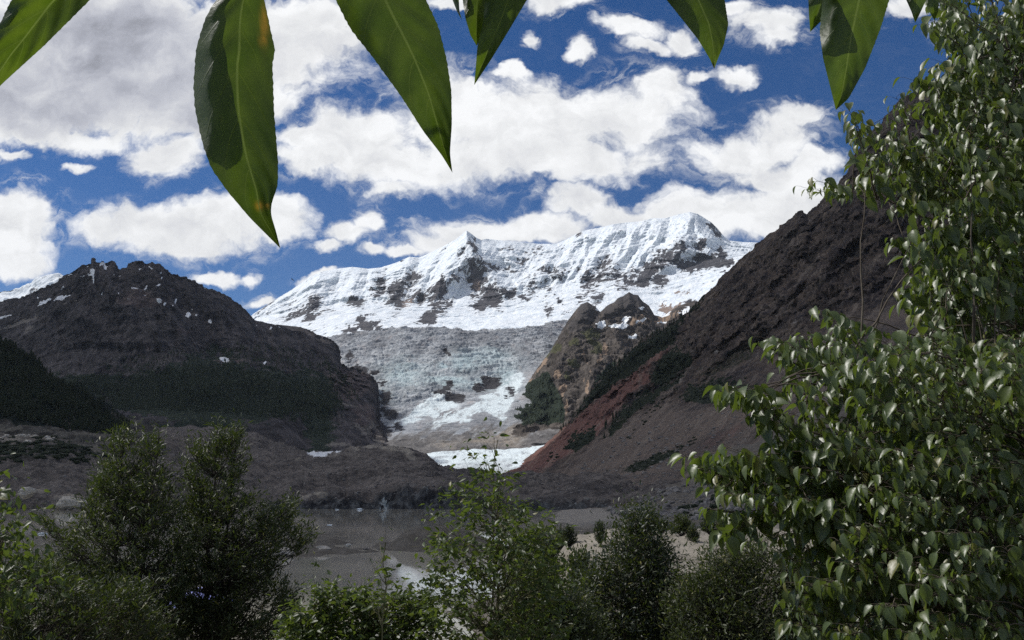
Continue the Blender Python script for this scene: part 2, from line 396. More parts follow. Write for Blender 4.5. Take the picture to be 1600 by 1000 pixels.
rv = q.m('ADD', q.attr('rockv'), q.m('ADD', q.m('MULTIPLY', q.m('SUBTRACT', g1, .5), 2.9), q.m('ADD', q.m('MULTIPLY', q.m('SUBTRACT', g2, .5), 2.2), q.m('MULTIPLY', q.m('SUBTRACT', g3, .5), .7))))
rk_ = q.mr(rv, .55, .63)
dust = q.mr(q.m('ADD', q.attr('rockv'), q.m('MULTIPLY', q.m('SUBTRACT', g3, .5), 2.2)), .45, 1.0, 0, .55)
rc = q.mix(q.mr(g2, .36, .66), (0.034, 0.035, 0.043), (0.105, 0.10, 0.104)); rc = q.mix(q.attr('brown'), rc, (.26, .2, .165))
snc = q.mix(q.mr(g3, .35, .7), (0.84, 0.87, 0.89), (0.62, 0.69, 0.75)); snc = q.mix(dust, snc, (.55, .55, .56))  # blue-grey shading of the snow faces is put into the snow colour
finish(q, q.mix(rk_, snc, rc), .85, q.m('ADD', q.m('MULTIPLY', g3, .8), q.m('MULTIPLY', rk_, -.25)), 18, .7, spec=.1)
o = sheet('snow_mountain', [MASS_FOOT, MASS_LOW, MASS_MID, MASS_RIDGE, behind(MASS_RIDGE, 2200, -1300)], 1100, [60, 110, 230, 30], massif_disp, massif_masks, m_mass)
tag(o, 'high snow covered mountain with fluted faces and grey rock showing through', 'mountain', kind='structure')

# ---- far snow shoulder beyond the brown mountain
FAR = [(-140,470,7400),(-60,455,7400),(0,452,7400),(30,450,7400),(48,443,7400),(60,436,7400),(75,432,7400),(90,431,7400),(105,436,7400),(130,450,7400),(170,470,7400)]
o = sheet('snow_shoulder', [[(-140,560,6300),(170,560,6300)], FAR, behind(FAR, 1500, -800)], 260, [110, 16],
   lambda P, X, Y, T: ridged(P / 500.0, 5) * 45 + fbm(P / 80.0, 4) * 10,
   lambda P, X, Y, T: dict(rockv=blobs(X, Y, [(92,437,8,5,.9),(55,455,12,3,.6,-30)]) * .9, brown=X * 0), m_mass)
tag(o, 'distant white snow shoulder rising beyond the dark brown mountain', 'mountain', kind='structure')

# ---- icefall
ICE_TOP = [(470,540,5700),(520,527,5600),(560,520,5500),(600,515,5450),(640,511,5400),(690,513,5400),(740,517,5400),(800,516,5400),(850,508,5500),(880,500,5700),(920,500,5800),(980,505,5900)]
ICE_MID = [(470,610,4300),(560,610,4200),(640,606,4200),(720,600,4200),(800,600,4200),(850,590,4200),(980,590,4300)]
ICE_LOW = [(470,672,3500),(560,672,3450),(640,668,3400),(720,668,3400),(790,668,3400),(850,660,3400),(980,650,3400)]
ICE_FOOT = [(470,705,2900),(560,704,2850),(620,706,2800),(700,704,2800),(780,706,2800),(850,700,2800),(980,690,2800)]
def ice_disp(P, X, Y, T):
    ice = sst(Y, 690, 640)
    sw = np.stack([P[:, 0] + 60 * fbm(P / 400., 3), P[:, 1] * .8, P[:, 2]], 1)
    s = ridged(stretch(sw, .55, 1.4, 2.0) / 105.0, 6, .62) * 15 + ridged(stretch(sw, .7, 1, 1.4) / 30.0, 3, .6) * 4
    big = fbm(P / 520.0, 3) * 55
    hole = -blobs(X, Y, [(690,612,20,10),(712,622,18,8),(765,602,22,13),(697,552,8,8)]) * 40
    smooth = sst(Y + 0.42 * (X - 640), 640, 668)
    return big + hole + 30 * fbm(P / 150., 4) * (1 - ice), s * ice * (1 - .8 * smooth) + fbm(P / 40.0, 4) * 5 * (1 - ice)
def ice_masks(P, X, Y, T):
    n = fbm(P / 130.0, 5, .6); s = ridged(stretch(P, 1, 1.4, 1.4) / 60.0, 5, .65)
    wx, wy = X + 9 * fbm(P / 200., 4), Y + 7 * fbm(P / 160. + 9, 4)
    dip = Y + 0.45 * (X - 700)
    st = fbm(np.stack([(wx - .9 * wy) / 90., (wx * .5 + wy) / 7., wx / 300], 1), 4, .6)      # streaks of clean and dirty ice
    fx_, fy_ = X + 5 * st + 3 * n, Y + 5 * st + 3 * n
    band = np.maximum(polydist(fx_, fy_, [(612,668),(640,647),(664,628),(688,618),(708,626),(722,634),(712,640),(692,642),(684,656),(664,652),(646,662)]),
        polydist(fx_, fy_, [(668,672),(690,652),(715,640),(738,634),(752,622),(775,614),(795,596),(812,584),(820,586),(806,618),(796,640),(788,660),(776,654),(760,646),(742,650),(728,660),(706,662)]))
    band = np.clip(band / 5., -1, 1)
    clean = sst(band + .35 * st + .2, 0, .7)
    blue = np.maximum.reduce([blobs(wx, wy, [(725,568,30,14,.8),(630,585,34,18,.8),(760,560,40,14,.7),(700,597,40,9,.9),(735,600,60,10,.8),(790,590,20,20,.9),(655,600,40,8,.5),(600,620,20,8,.5),(690,575,12,6,1)])])
    rocks = sst(blobs(X + 4 * n, Y + 3 * n, [(700,606,9,12,1,20),(688,616,16,6,.95),(712,623,18,7,1.1),(768,600,17,11,1.1),(750,609,12,7,.9),(697,551,4,6,1,-30),(702,557,4,3,.9),(800,612,9,13,.72),(790,620,7,8,.62),(585,600,14,8,.7),(575,640,22,16,.9),(590,672,28,11,1.0),(546,556,9,14,.85),(560,584,18,13,1.05),(603,622,11,15,.95),(611,648,13,11,.95),(622,668,12,6,.85),(598,600,9,8,.8),(585,585,12,7,.8)]) + .22 * s + .12 * n, .55, .68)
    fing = fbm(np.stack([(X + Y * 1.3) / 13., (Y - .6 * X) / 70., X * 0], 1), 4, .6)
    debris = sst(Y + 15 * fing + 6 * n + .10 * (X - 640), 670, 690)
    debris = np.maximum(debris, sst(polydist(wx - 6 * fing, wy + 15 * fing, [(540,692),(600,682),(640,680),(700,684),(760,684),(790,676),(810,710),(540,725)]), -2, 4))
    warm = sst(blobs(wx, wy, [(795,680,30,22),(760,690,60,10,.8),(700,695,40,6,.7)]) , .3, .8) * debris
    return dict(snow=clean * (1 - debris), extra=rocks, third=debris, bluei=blue * (1 - debris), warm=warm, dirt=s * .5 + n * .5, grime=sst(558 + 14 * n - wy + .10 * (wx - 650), -18, 22) * sst(n + st, -.9, .5))
m, q = new_mat('glacier_ice'); p = q.pos()
n1 = q.noise(p, 1 / 110., 8, .65); n2 = q.noise(p, 1 / 22., 6, .7); n3 = q.noise(q.vm('MULTIPLY', p, (1, .35, .8)), 1 / 60., 6, .7)
c = q.mix(q.mr(n1, .38, .62), (0.27, 0.29, 0.315), (0.50, 0.52, 0.535))
c = q.mix(q.mr(q.attr('dirt'), .25, .75), c, (0.46, 0.47, 0.48))
crev_shade = q.noise(q.vm('MULTIPLY', q.vm('ADD', p, q.vm('MULTIPLY', q.noise(p, 1 / 150., 3, .5, out=1), (90, 90, 90))), (.35, 1.2, 2.2)), 1 / 34., 6, .72)
c = q.mix(q.mr(q.noise(q.vm('MULTIPLY', p, (1, .35, .6)), 1 / 190., 5, .6), .46, .60, 0, .6), c, (0.185, 0.185, 0.195))
c = q.mix(q.m('MULTIPLY', q.attr('grime'), .38), c, (0.175, 0.175, 0.185))
c = q.mix(q.mr(crev_shade, .50, .60, 0, .75), c, (0.12, 0.135, 0.155))  # shade inside crevasses painted into the ice colour
c = q.mix(q.mr(n2, .50, .68, 0, .35), c, (0.17, 0.17, 0.18))
c = q.mix(q.mr(n3, .54, .68, 0, .55), c, (0.33, 0.28, 0.265))
c = q.mix(q.m('MULTIPLY', q.attr('bluei'), q.mr(n2, .3, .55, .25, 1.0)), c, (0.50, 0.62, 0.64))
stk = q.noise(q.vm('MULTIPLY', p, (.55, .12, .55)), 1 / 14., 6, .7)
c = q.mix(q.m('MULTIPLY', q.attr('snow'), q.mr(stk, .36, .5, .25, 1)), c, (0.70, 0.78, 0.80))
deb = q.mix(q.mr(n1, .35, .65), (0.105, 0.10, 0.098), (0.165, 0.155, 0.148))
deb = q.mix(q.attr('warm'), deb, (0.27, 0.235, 0.195))
deb = q.mix(q.mr(n2, .45, .65, 0, .6), deb, (0.10, 0.095, 0.09)); deb = q.mix(q.mr(stk, .5, .64, 0, .6), deb, (.30, .29, .28))
c = q.mix(q.attr('third'), c, deb)
c = q.mix(q.attr('extra'), c, q.mix(n2, (0.022, 0.022, 0.026), (0.06, 0.056, 0.06)))
finish(q, c, .85, q.m('ADD', n2, q.noise(p, 1 / 7., 5, .7)), 5, .8, spec=.15)
m_ice = m
ICE_U = [(470,None,2400,10),(980,None,2400,10)]
o = sheet('glacier', [ICE_U, ICE_FOOT, ICE_LOW, ICE_MID, ICE_TOP, behind(ICE_TOP, 900, -60)], 760, [12, 60, 130, 190, 20], ice_disp, ice_masks, m_ice)
tag(o, 'grey blue crevassed icefall of the glacier hanging above the valley', 'glacier', kind='structure')

# ---- glacier tongue
TT = [(610,722,2700),(655,714,2700),(680,709,2700),(720,706,2700),(780,703,2700),(830,700,2700),(880,694,2700)]
TB = [(610,770,1750),(655,765,1750),(720,765,1750),(780,765,1750),(830,750,1800),(880,740,1800)]
def tongue_masks(P, X, Y, T):
    n = fbm(stretch(P, .5, 1, 1) / 90., 5, .6)
    dark = sst(polydist(X + 5 * n, Y + 3 * n, [(690,735),(700,728),(722,722),(760,722),(800,720),(800,760),(680,760)]), -6, 6)
    return dict(snow=1 - dark * .55, bluei=sst(n, .1, .9) * .7, third=0 * n, extra=0 * n, dirt=n, warm=0 * n, grime=0 * n)
o = sheet('glacier_tongue', [TB, TT, behind(TT, 500, -70)], 300, [90, 10],
   lambda P, X, Y, T: fbm(stretch(P, .4, 1, 1) / 130., 4) * 12 + ridged(P / 40., 4) * 2.5, tongue_masks, m_ice)
tag(o, 'smooth white glacier tongue flowing down behind the dark moraine', 'glacier', kind='structure')

# ---- brown rock spur on the right of the icefall
SP_TOP = [(770,705,3500),(785,688,3600),(790,662,3700),(805,632,3900),(820,606,4050),(835,582,4200),(850,562,4300),(862,545,4400),(875,522,4600),(885,505,4700),(897,488,4800),(908,475,4850),(918,472,4850),(930,479,4850),(938,487,4850),(948,478,4900),(958,473,4950),(965,466,4950),(974,463,5000),(983,456,5000),(990,460,5000),(997,461,5000),(1004,470,5000),(1014,478,5000),(1022,492,5050),(1035,496,5100),(1060,478,5300),(1085,470,5400),(1110,480,5400),(1150,500,5400)]
SP_MID = [(770,710,3300),(790,690,3400),(830,640,3700),(870,580,3900),(910,540,4100),(950,530,4200),(1000,530,4300),(1060,530,4400),(1150,560,4400)]
SP_LOW = [(770,712,3100),(800,680,3150),(860,668,3200),(920,660,3200),(1000,650,3300),(1150,650,3300)]
SP_FOOT = [(770,720,2800),(800,715,2780),(900,715,2780),(1000,720,2800),(1150,720,2800)]
SPUR_R = [([(915,475),(900,530),(860,590),(820,650)], 30, 110), ([(915,522),(935,560),(925,600),(915,650)], 16, 60), ([(880,560),(870,610),(890,660)], 14, 60), ([(960,520),(975,560),(960,600)], 18, 60), ([(985,452),(960,480),(930,510)], 22, 80), ([(945,560),(940,600),(935,640)], 10, 40)]
def spur_disp(P, X, Y, T):
    wob = 4 * fbm(np.stack([X, Y, 0 * X], 1) / 18.0, 3); d = np.zeros(len(P))
    for ln, hw, h in SPUR_R: d = np.maximum(d, h * np.clip(1 - linedist(X + wob, Y, ln) / hw, 0, 1))
    a = X + .25 * (Y - 560)
    k = sst(T, .08, .2) * (1 - .85 * sst(T, .8, .92))
    return (d * 1.2 + ridged(P / 330., 6) * 60 + ridged(np.stack([a / 16., Y / 60., X / 60], 1), 4, .5) * 10) * k, (fbm(P / 45., 5, .6) * 8 + ridged(P / 120., 5, .6) * 14) * k
def spur_masks(P, X, Y, T):
    n = fbm(P / 90., 5, .6); a = X + .25 * (Y - 560); st = fbm(np.stack([a / 5., Y / 30., X / 80], 1), 4, .6)
    snow = sst(blobs(X + 3 * n, Y + 2 * n, [(940,508,7,8,1,30),(968,512,17,4,1),(987,527,9,4,1),(979,500,8,4,.9,-30),(925,470,5,3,.8),(933,482,4,6,.8),(945,476,4,4,.8),(1000,483,7,2.5,.9),(905,470,3,2,.6),(1002,502,12,3,.8,-25),(1040,490,12,3,.9,-25),(1070,487,14,5,.9,-25),(1035,505,10,2,.8,-25),(870,520,5,10,.7,35),(868,530,6,3,.8,-35),(855,547,8,2,.7,-40),(872,516,10,2,.8,-20),(1050,470,10,3,.7),(995,455,3,2,.6)]) + .15 * n, .42, .58)
    forest = sst(polydist(X + 3 * n, Y + 3 * n, [(792,660),(800,632),(820,605),(845,582),(858,580),(866,598),(878,622),(884,645),(880,660),(850,662),(820,668)]) / 5. + .3 * n, -.3, .5)
    forest = np.maximum(forest, sst(polydist(X, Y, [(925,600),(950,570),(985,555),(1010,540),(1000,580),(960,620),(930,640)]) / 6. + .5 * n, -.3, .6) * .75)
    green = sst(blobs(X + 5 * n, Y + 4 * n, [(790,675,10,25,.9),(930,545,40,18,.65),(900,570,24,20,.6),(815,640,10,20,.6),(850,555,20,16,.7,-50),(925,525,22,10,.8),(870,545,18,14,.7),(890,590,12,20,.55),(895,535,20,12,.7),(960,535,20,8,.5),(820,660,12,12,.6),(800,655,8,30,.7)]) + .2 * n, .35, .75)
    tan = sst(blobs(X + 3 * n, Y + 3 * n, [(847,570,24,4,.95,-52),(822,603,14,5,1,-52),(806,618,10,4,.9,-45),(945,545,5,14,1,15),(938,560,5,12,.8,15),(872,588,8,7,.9),(880,612,6,16,.8,15),(886,640,4,16,.8),(918,610,4,18,.8,-10),(926,580,12,3,.6,-60),(913,560,3,20,.6,-15),(980,545,7,12,.5),(850,690,50,12,1.0),(820,700,40,8,1.0),(1000,500,40,10,.7,-20),(1040,497,30,8,.8,-25),(905,580,16,22,.45)]) + .3 * st + .05, .42, .8)
    return dict(snow=snow, forest=np.maximum(forest, 0), extra=tan, third=green * (1 - tan * .6), darkrock=sst(blobs(X + 6 * n, Y + 5 * n, [(915,485,18,22,1),(900,510,16,18,.8),(985,470,30,24,1.1),(955,488,24,16,.9),(930,500,16,12,.7),(1015,490,16,12,.7)]) + .15 * st, .4, .7))
m_spur = rock_mat('spur_rock', (0.070, 0.060, 0.053), (0.120, 0.103, 0.089), 260, extra=(0.32, 0.235, 0.17), third=(0.085, 0.085, 0.045), forest=(0.022, 0.032, 0.024))
o = sheet('rock_spur', [SP_FOOT, SP_LOW, SP_MID, SP_TOP, behind(SP_TOP, 700, -330)], 480, [50, 110, 160, 24], spur_disp, spur_masks, m_spur)
tag(o, 'brown rock spur with gullies and dark forest beside the icefall', 'mountain', kind='structure')

# ---- brown mountain on the left
LM_TOP = [(-160,520,4600),(-60,487,4400),(0,471,4300),(25,466,4250),(45,462,4200),(62,452,4200),(80,445,4150),(95,437,4100),(108,428,4100),(120,420,4050),(132,413,4000),(141,411,4000),(145,404,4000),(150,408,4000),(156,411,4000),(162,409,4000),(168,411,4000),(175,407,4000),(180,414,4000),(187,419,4000),(196,416,4000),
 (205,411,4000),(214,408,4000),(224,410,4000),(232,412,4000),(240,411,4000),(250,412,4000),(257,417,4000),(262,425,4000),(270,428,4000),(285,432,4050),(300,438,4050),(318,447,4100),(332,453,4100),(350,458,4100),(362,468,4150),(376,477,4150),(388,489,4200),(398,500,4250),(415,504,4300),(430,507,4350),(455,509,4400),(470,511,4400),
 (490,519,4400),(505,527,4400),(518,532,4400),(525,538,4400),(530,552,4400),(533,570,4350),(545,574,4300),(560,578,4250),(572,584,4200),(582,592,4150),(588,602,4100),(590,614,4000),(588,630,3900),(592,645,3700),(600,668,3500),(612,690,3300),(630,705,3200)]
LM_MID = [(-160,590,3700),(0,570,3600),(120,545,3500),(250,545,3500),(380,560,3600),(460,575,3700),(530,600,3700),(580,640,3500),(600,680,3200),(630,708,3100)]
LM_FOOT = [(-160,665,2900),(0,662,2850),(120,660,2800),(240,662,2800),(340,664,2800),(400,670,2800),(450,690,2750),(480,705,2750),(540,708,2750),(600,708,2800),(630,714,2800)]
LM_UND = [(p[0], None, p[2] - 260, 20) for p in LM_FOOT]
LSP = [([(145,408),(170,450),(230,520),(300,600),(360,650)], 60, 150), ([(225,412),(250,470),(290,530)], 40, 110), ([(60,455),(120,490),(200,540)], 40, 100), ([(320,450),(370,520),(430,600),(460,660)], 60, 120), ([(400,502),(450,560),(500,620)], 40, 90), ([(100,435),(60,500),(0,545)], 40, 90), ([(500,525),(540,590),(580,640)], 26, 70), ([(200,550),(120,600),(90,640)], 40, 70)]
def lm_disp(P, X, Y, T):
    wob = 9 * fbm(np.stack([X, Y, 0 * X], 1) / 45.0, 3); d = np.zeros(len(P))
    for ln, hw, h in LSP: d = np.maximum(d, h * np.clip(1 - linedist(X + wob, Y, ln) / hw, 0, 1))
    a = X - .35 * (Y - 500)
    k = sst(T, .06, .2); top = 1 - .85 * sst(T, .82, .915); hi = sst(Y, 520, 440)
    cliff = sst(blobs(X, Y, [(555,590,40,30)]), .2, .8)
    top = 1 - .8 * sst(T, .82, .915)
    dv = (d * 1.1 + ridged(P / 420., 6) * 44 + ridged(np.stack([a / 20., Y / 90., X / 200], 1), 5, .55) * 32 + cliff * ridged(stretch(P, 1, 1, .5) / 70., 4) * 40) * k * (1 - .5 * sst(T, .82, .915))
    return dv, (fbm(P / 50., 5, .6) * (4 + 5 * hi) + ridged(P / 160., 4) * 8) * k * top + sst(Y, 570, 610) * (1 - sst(X, 470, 540)) * ridged(P / 26., 3, .6) * 7 * k + sst(T, .82, .915) * (ridged(P / 70., 4) * 9 + ridged(P / 24., 3) * 5) * (.25 + np.maximum(hi, 1.5 * sst(X, 470, 525)))
def lm_masks(P, X, Y, T):
    n = fbm(P / 110., 5, .6); f = fbm(P / 40., 4, .65); a_ = X - np.where(X > 225, .9, -.6) * (Y - 500)
    snow = blobs(X + 2 * n, Y + 1.5 * f, [(160,413,7,4,.8),(165,418,4,7,.9),(145,425,4,8,.85),(146,437,2,10,.8),(143,430,6,2,.8),(70,472,14,3,1.1,-25),(100,464,14,2.2,1.1,-18),(90,468,10,2,1,-10),(8,495,14,2,1,-12),(100,450,5,1.5,.8,-40),(110,430,5,1.5,.8,-40),(136,415,3,2,.7),(130,432,6,1.5,.7),
      (248,471,5,3.5,1.1,40),(258,475,3,3,1,40),(268,478,2.5,2.5,1),(294,492,4,5,1.1),(305,495,2.5,2,1),(328,502,3,4,1,-60),(350,562,9,3.5,1.25,15),(228,450,6,1.5,.9,-50),(212,452,8,1.2,.9),(219,420,5,1.5,.7),(236,419,4,1.5,.7),(250,426,5,1,.7),(252,434,1.5,3,.8),(276,469,2,5,.8,20),(300,483,1.5,4,.7,20),(312,441,3,1.2,.7),(321,451,3,1.2,.7),(413,568,3,1.5,1),(418,505,3,1.5,.8),(424,513,2,2,.8),(437,511,3,1.2,.8),(248,446,4,2,.9,-30),(228,461,3,1,.8),(160,458,1.5,4,.8,20),(177,430,4,1,.7),(188,432,3,1.5,.7),(175,420,2,2,.6),(205,430,2,1,.6),(400,510,3,1,.7),(280,428,3,1,.6),(165,477,2,1,.7),(135,467,1.5,1,.7),(186,459,1.5,1,.7),(200,466,1.5,1,.7),(218,483,2,1,.8),(300,552,1.5,1,.7),(378,535,1.5,1,.7),(60,465,3,1,.7)])
    snow = sst(snow + .12 * n, .5, .62)
    line = np.exp(-(linedist(X + 2 * f, Y + 2 * f, [(485,600),(510,615),(530,628),(545,632),(560,634),(568,638)]) / 1.6) ** 2)
    snow = np.maximum(snow, 0)
    fe = 560 + 18 * n - 30 * blobs(X, Y, [(330,560,60,60)]) + 20 * blobs(X, Y, [(60,560,60,40)])
    forest = sst(Y + 14 * f, fe, fe + 45) * (1 - sst(X + 14 * n + 8 * f, 470, 575))
    forest *= 1 - sst(polydist(X + 8 * n, Y + 6 * f, [(360,668),(420,652),(455,640),(470,650),(480,700),(440,720),(340,690)]) + 10 * f, -12, 12)
    forest *= 1 - sst(polydist(X + 8 * n, Y + 6 * f, [(130,640),(160,610),(185,640),(260,652),(300,662),(150,668)]), -3, 3) * .7
    red = sst(blobs(X + 8 * n, Y + 6 * n, [(225,470,50,16,.8),(360,570,40,18,.8),(330,590,30,10,.7),(290,520,50,20,.5),(545,600,44,34,.9),(570,650,30,30,.7),(280,455,40,10,.5),(230,545,40,14,.5)]) + .2 * n, .3, .8)
    scree = np.maximum.reduce([line, sst(blobs(X + 4 * n, Y + 3 * f, [(35,505,40,5,.9,-18),(45,515,12,6,1,-40),(100,475,26,6,.6,-22),(10,512,20,4,.9,-18),(110,455,30,10,.5,-30),(85,540,30,5,.4,-30),(165,640,10,6,.8),(572,668,30,26,.75),(525,694,50,10,.7),(590,690,20,14,.8)]) + .25 * f, .4, .85)])
    st = fbm(np.stack([a_ / 6., Y / 60., X / 200], 1), 5, .62)
    return dict(snow=snow, forest=forest, third=red, extra=scree, streak=st)
m_lm = rock_mat('brown_mountain_rock', (0.047, 0.043, 0.045), (0.076, 0.068, 0.069), 330, extra=(0.21, 0.19, 0.17), third=(0.128, 0.102, 0.098), forest=(0.014, 0.021, 0.015), forest2=(0.040, 0.052, 0.034), snow=(.8, .82, .85))
o = sheet('brown_mountain', [LM_UND, LM_FOOT, LM_MID, LM_TOP, behind(LM_TOP, 900, -500)], 900, [10, 130, 220, 30], lm_disp, lm_masks, m_lm)
tag(o, 'dark brown mountain with small snow patches and forested lower slope', 'mountain', kind='structure')

# ---- dark forested hill
FH = [(-200,430,1500),(-60,505,1500),(0,532,1500),(30,548,1520),(60,567,1540),(90,587,1560),(120,606,1580),(145,622,1600),(165,636,1620),(185,650,1650),(210,664,1700),(240,675,1750)]
def fh_masks(P, X, Y, T):
    n = fbm(P / 60., 5, .6)
    return dict(forest=sst(680 - Y + 16 * n, 10, 40), snow=0 * n, extra=sst(n, .2, .6))
m_fh = rock_mat('forest_floor', (0.06, 0.055, 0.05), (0.09, 0.085, 0.075), 120, extra=(.13, .12, .10), forest=(0.012, 0.017, 0.014), forest2=(.022, .028, .02))
o = sheet('forested_hill', [[(-200,None,1000,20),(240,None,1000,20)], [(-200,690,1180),(0,682,1180),(120,680,1200),(240,690,1300)], FH, behind(FH, 500, -250)], 420, [10, 140, 16],
   lambda P, X, Y, T: fbm(P / 110., 5) * 16 * sst(T, .05, .2) + fbm(P / 14., 3) * 3 * (1 - .5 * sst(T, .9, .95)), fh_masks, m_fh)
tag(o, 'near black forested hill sloping down towards the lake', 'hill', kind='structure')

# ---- moraine
MO_B = [(-200,None,640,-3),(0,None,690,-3),(200,None,705,-3),(800,None,705,-3),(850,None,690,-3),(900,None,640,-3),(960,None,560,-3),(1100,None,500,-3)]
MO_C = [(-200,None,655,9),(0,None,703,7),(120,None,712,6),(200,None,716,5),(380,None,716,5),(420,785,716),(445,782,716),(452,773,720),(470,786,716),(490,787,716),(505,777,718),(522,773,720),(540,783,716),(548,776,718),(562,781,716),(580,787,714),(600,772,720),(625,762,725),(650,764,725),(680,768,722),(700,766,722),(722,768,722),(740,778,716),(800,787,712),(830,788,706),(860,786,700),(885,785,690),(930,782,650),(960,788,600),(1100,795,520)]
MO_1 = [(-200,735,900),(0,735,900),(150,735,950),(250,745,900),(380,750,900),(500,745,900),(600,740,900),(700,752,850),(760,760,820),(830,766,800),(900,768,760),(960,770,700),(1100,775,640)]
MO_2 = [(-200,690,1150),(0,688,1150),(100,690,1250),(200,705,1400),(300,716,1500),(380,720,1500),(460,722,1500),(520,714,1500),(570,705,1500),(610,703,1450),(640,708,1400),(665,720,1300),(690,735,1200),(720,741,1150),(760,744,1100),(800,746,1050),(900,752,1000),(1100,755,900)]
MO_3 = [(-200,672,1500),(0,672,1500),(120,675,1700),(250,684,2000),(330,685,2100),(400,680,2200),(450,700,2300),(480,712,2300),(530,711,2200),(580,704,2100),(620,704,2050),(650,710,1900),(680,735,1700),(720,748,1500),(800,752,1400),(1100,760,1200)]
MO_4 = [(-200,662,2900),(0,663,2900),(340,668,2900),(420,690,2900),(480,708,2900),(640,712,2700),(680,735,1950),(720,755,1700),(800,760,1600),(1100,765,1400)]
def mo_disp(P, X, Y, T):
    k = sst(T, .10, .3)
    cl = sst(T, .02, .06) * (1 - sst(T, .14, .22))
    blocks = ridged(stretch(P, 1, 1, .35) / 22., 4, .6) * 4.0
    return k * (ridged(stretch(P, 1, .8, 1) / 170., 6, .55) * 11 + fbm(P / 30., 5, .62) * 3.4 + fbm(P / 8., 3) * .6) + cl * blocks * .8
def mo_masks(P, X, Y, T):
    n = fbm(P / 90., 5, .62); f = fbm(P / 22., 5, .65)
    ice = sst(T, .0, .01) * (1 - sst(T + .02 * f, .10, .17)) * sst(X, 400, 430) * (1 - sst(X, 945, 960))
    light = sst(blobs(X + 8 * n, Y + 3 * f, [(590,704,50,6,1.1,8),(630,712,24,5,1,30),(550,707,40,4,.8),(420,672,50,10,.55),(452,694,30,8,.5),(380,690,60,6,.4),(510,778,14,5,.8),(470,782,18,4,.9),(540,715,40,5,.6),(450,722,30,2,1,10),(40,690,90,14,.7),(95,668,60,8,.8),(60,768,22,5,.9),(100,782,26,6,.9)]) + .3 * f, .35, .95)  # pale rubble, plus the sunlit crest patch put into the colour
    forest = sst(blobs(X + 5 * n, Y + 4 * f, [(60,712,100,10,.8),(30,725,40,12,.6),(130,715,50,10,.7),(20,665,60,6,.6),(180,700,60,8,.5),(150,690,60,16,.5)]) + .35 * f, .5, .8)
    shelf = sst(blobs(X, Y, [(495,714,18,3,1.2),(520,711,20,2,.9)]) + .1 * f, .5, .6)
    return dict(snow=shelf, extra=light, forest=forest, third=ice)
m, q = new_mat('moraine_rubble'); p = q.pos()
n1 = q.noise(p, 1 / 80., 8, .65); n2 = q.noise(p, 1 / 9., 6, .7); n3 = q.noise(p, 1 / 2.2, 3, .7)
c = q.mix(q.mr(n1, .36, .64), (0.096, 0.083, 0.075), (0.150, 0.130, 0.116))
c = q.mix(q.mr(n2, .44, .60, 0, .85), c, (0.05, 0.045, 0.043))
hs = q.noise(q.vm('MULTIPLY', p, (.35, .6, 1.6)), 1 / 14., 7, .72); c = q.mix(q.mr(hs, .53, .66, 0, .6), c, (.19, .17, .155))
c = q.mix(q.m('MULTIPLY', q.attr('extra'), q.mr(n2, .3, .6, .5, 1)), c, (0.29, 0.26, 0.215))
c = q.mix(q.mr(n3, .60, .68, 0, .8), c, (0.27, 0.26, 0.25))
icec = q.mix(q.mr(q.noise(q.vm('MULTIPLY', p, (1, 1, .22)), 1 / 6., 5, .7), .42, .66), (0.028, 0.028, 0.03), (0.12, 0.125, 0.125))
icec = q.mix(q.mr(q.noise(q.vm('MULTIPLY', p, (1, 1, .3)), 1 / 16., 4, .7), .62, .68), icec, (.30, .33, .33))
c = q.mix(q.attr('third'), c, icec)
c = q.mix(q.m('MULTIPLY', q.attr('forest'), q.mr(n2, .4, .5, .3, 1)), c, (0.022, 0.028, 0.018))
c = q.mix(q.attr('snow'), c, (.7, .72, .74))
finish(q, c, .95, q.m('ADD', n2, q.m('MULTIPLY', n3, .4)), 3.0, .9, spec=.1)
m_mo = m
o = sheet('moraine', [MO_B, MO_C, MO_1, MO_2, MO_3, MO_4], 1000, [40, 60, 110, 60, 20], mo_disp, mo_masks, m_mo, smooth_t=1)
tag(o, 'dark grey rubble moraine with black ice cliffs along the lake', 'moraine', kind='structure')

# ---- dark mountain on the right
RM_TOP = [(770,748,1800),(790,738,2150),(810,727,2300),(830,712,2400),(850,697,2450),(870,680,2500),(885,664,2520),(900,645,2550),(920,615,2580),(940,590,2600),(960,572,2600),(975,560,2600),(990,546,2620),(1005,532,2640),(1020,522,2650),(1040,512,2650),(1060,502,2650),(1078,488,2640),(1090,472,2620),(1105,460,2600),(1118,448,2600),(1130,432,2580),(1150,414,2560),(1165,398,2540),(1180,385,2520),
 (1195,372,2500),(1210,362,2480),(1225,350,2460),(1240,338,2440),(1252,331,2420),(1262,334,2400),(1275,322,2380),(1290,308,2360),(1305,295,2340),(1320,275,2320),(1328,262,2310),(1330,245,2300),(1340,234,2290),(1352,215,2270),(1375,195,2240),(1400,165,2200),(1415,150,2180),(1440,140,2150),(1447,133,2140),(1470,125,2100),(1500,100,2060),(1530,78,2020),(1600,20,1950),(1700,-60,1850),(1900,-200,1750)]
RM_MID = [(770,752,1600),(850,735,1750),(900,715,1800),(960,675,1850),(1020,635,1850),(1080,600,1850),(1140,565,1800),(1200,525,1750),(1260,485,1700),(1320,450,1650),(1400,415,1600),(1500,380,1500),(1600,340,1400),(1900,260,1250)]
RM_LOW = [(770,758,1300),(830,752,1250),(900,742,1200),(1000,728,1100),(1100,700,1050),(1200,670,1000),(1300,640,950),(1400,610,900),(1600,560,800),(1900,500,700)]
RM_FOOT = [(770,775,850),(830,772,820),(900,772,760),(1000,775,700),(1100,778,620),(1200,775,540),(1300,770,480),(1400,765,440),(1600,750,380),(1900,740,320)]
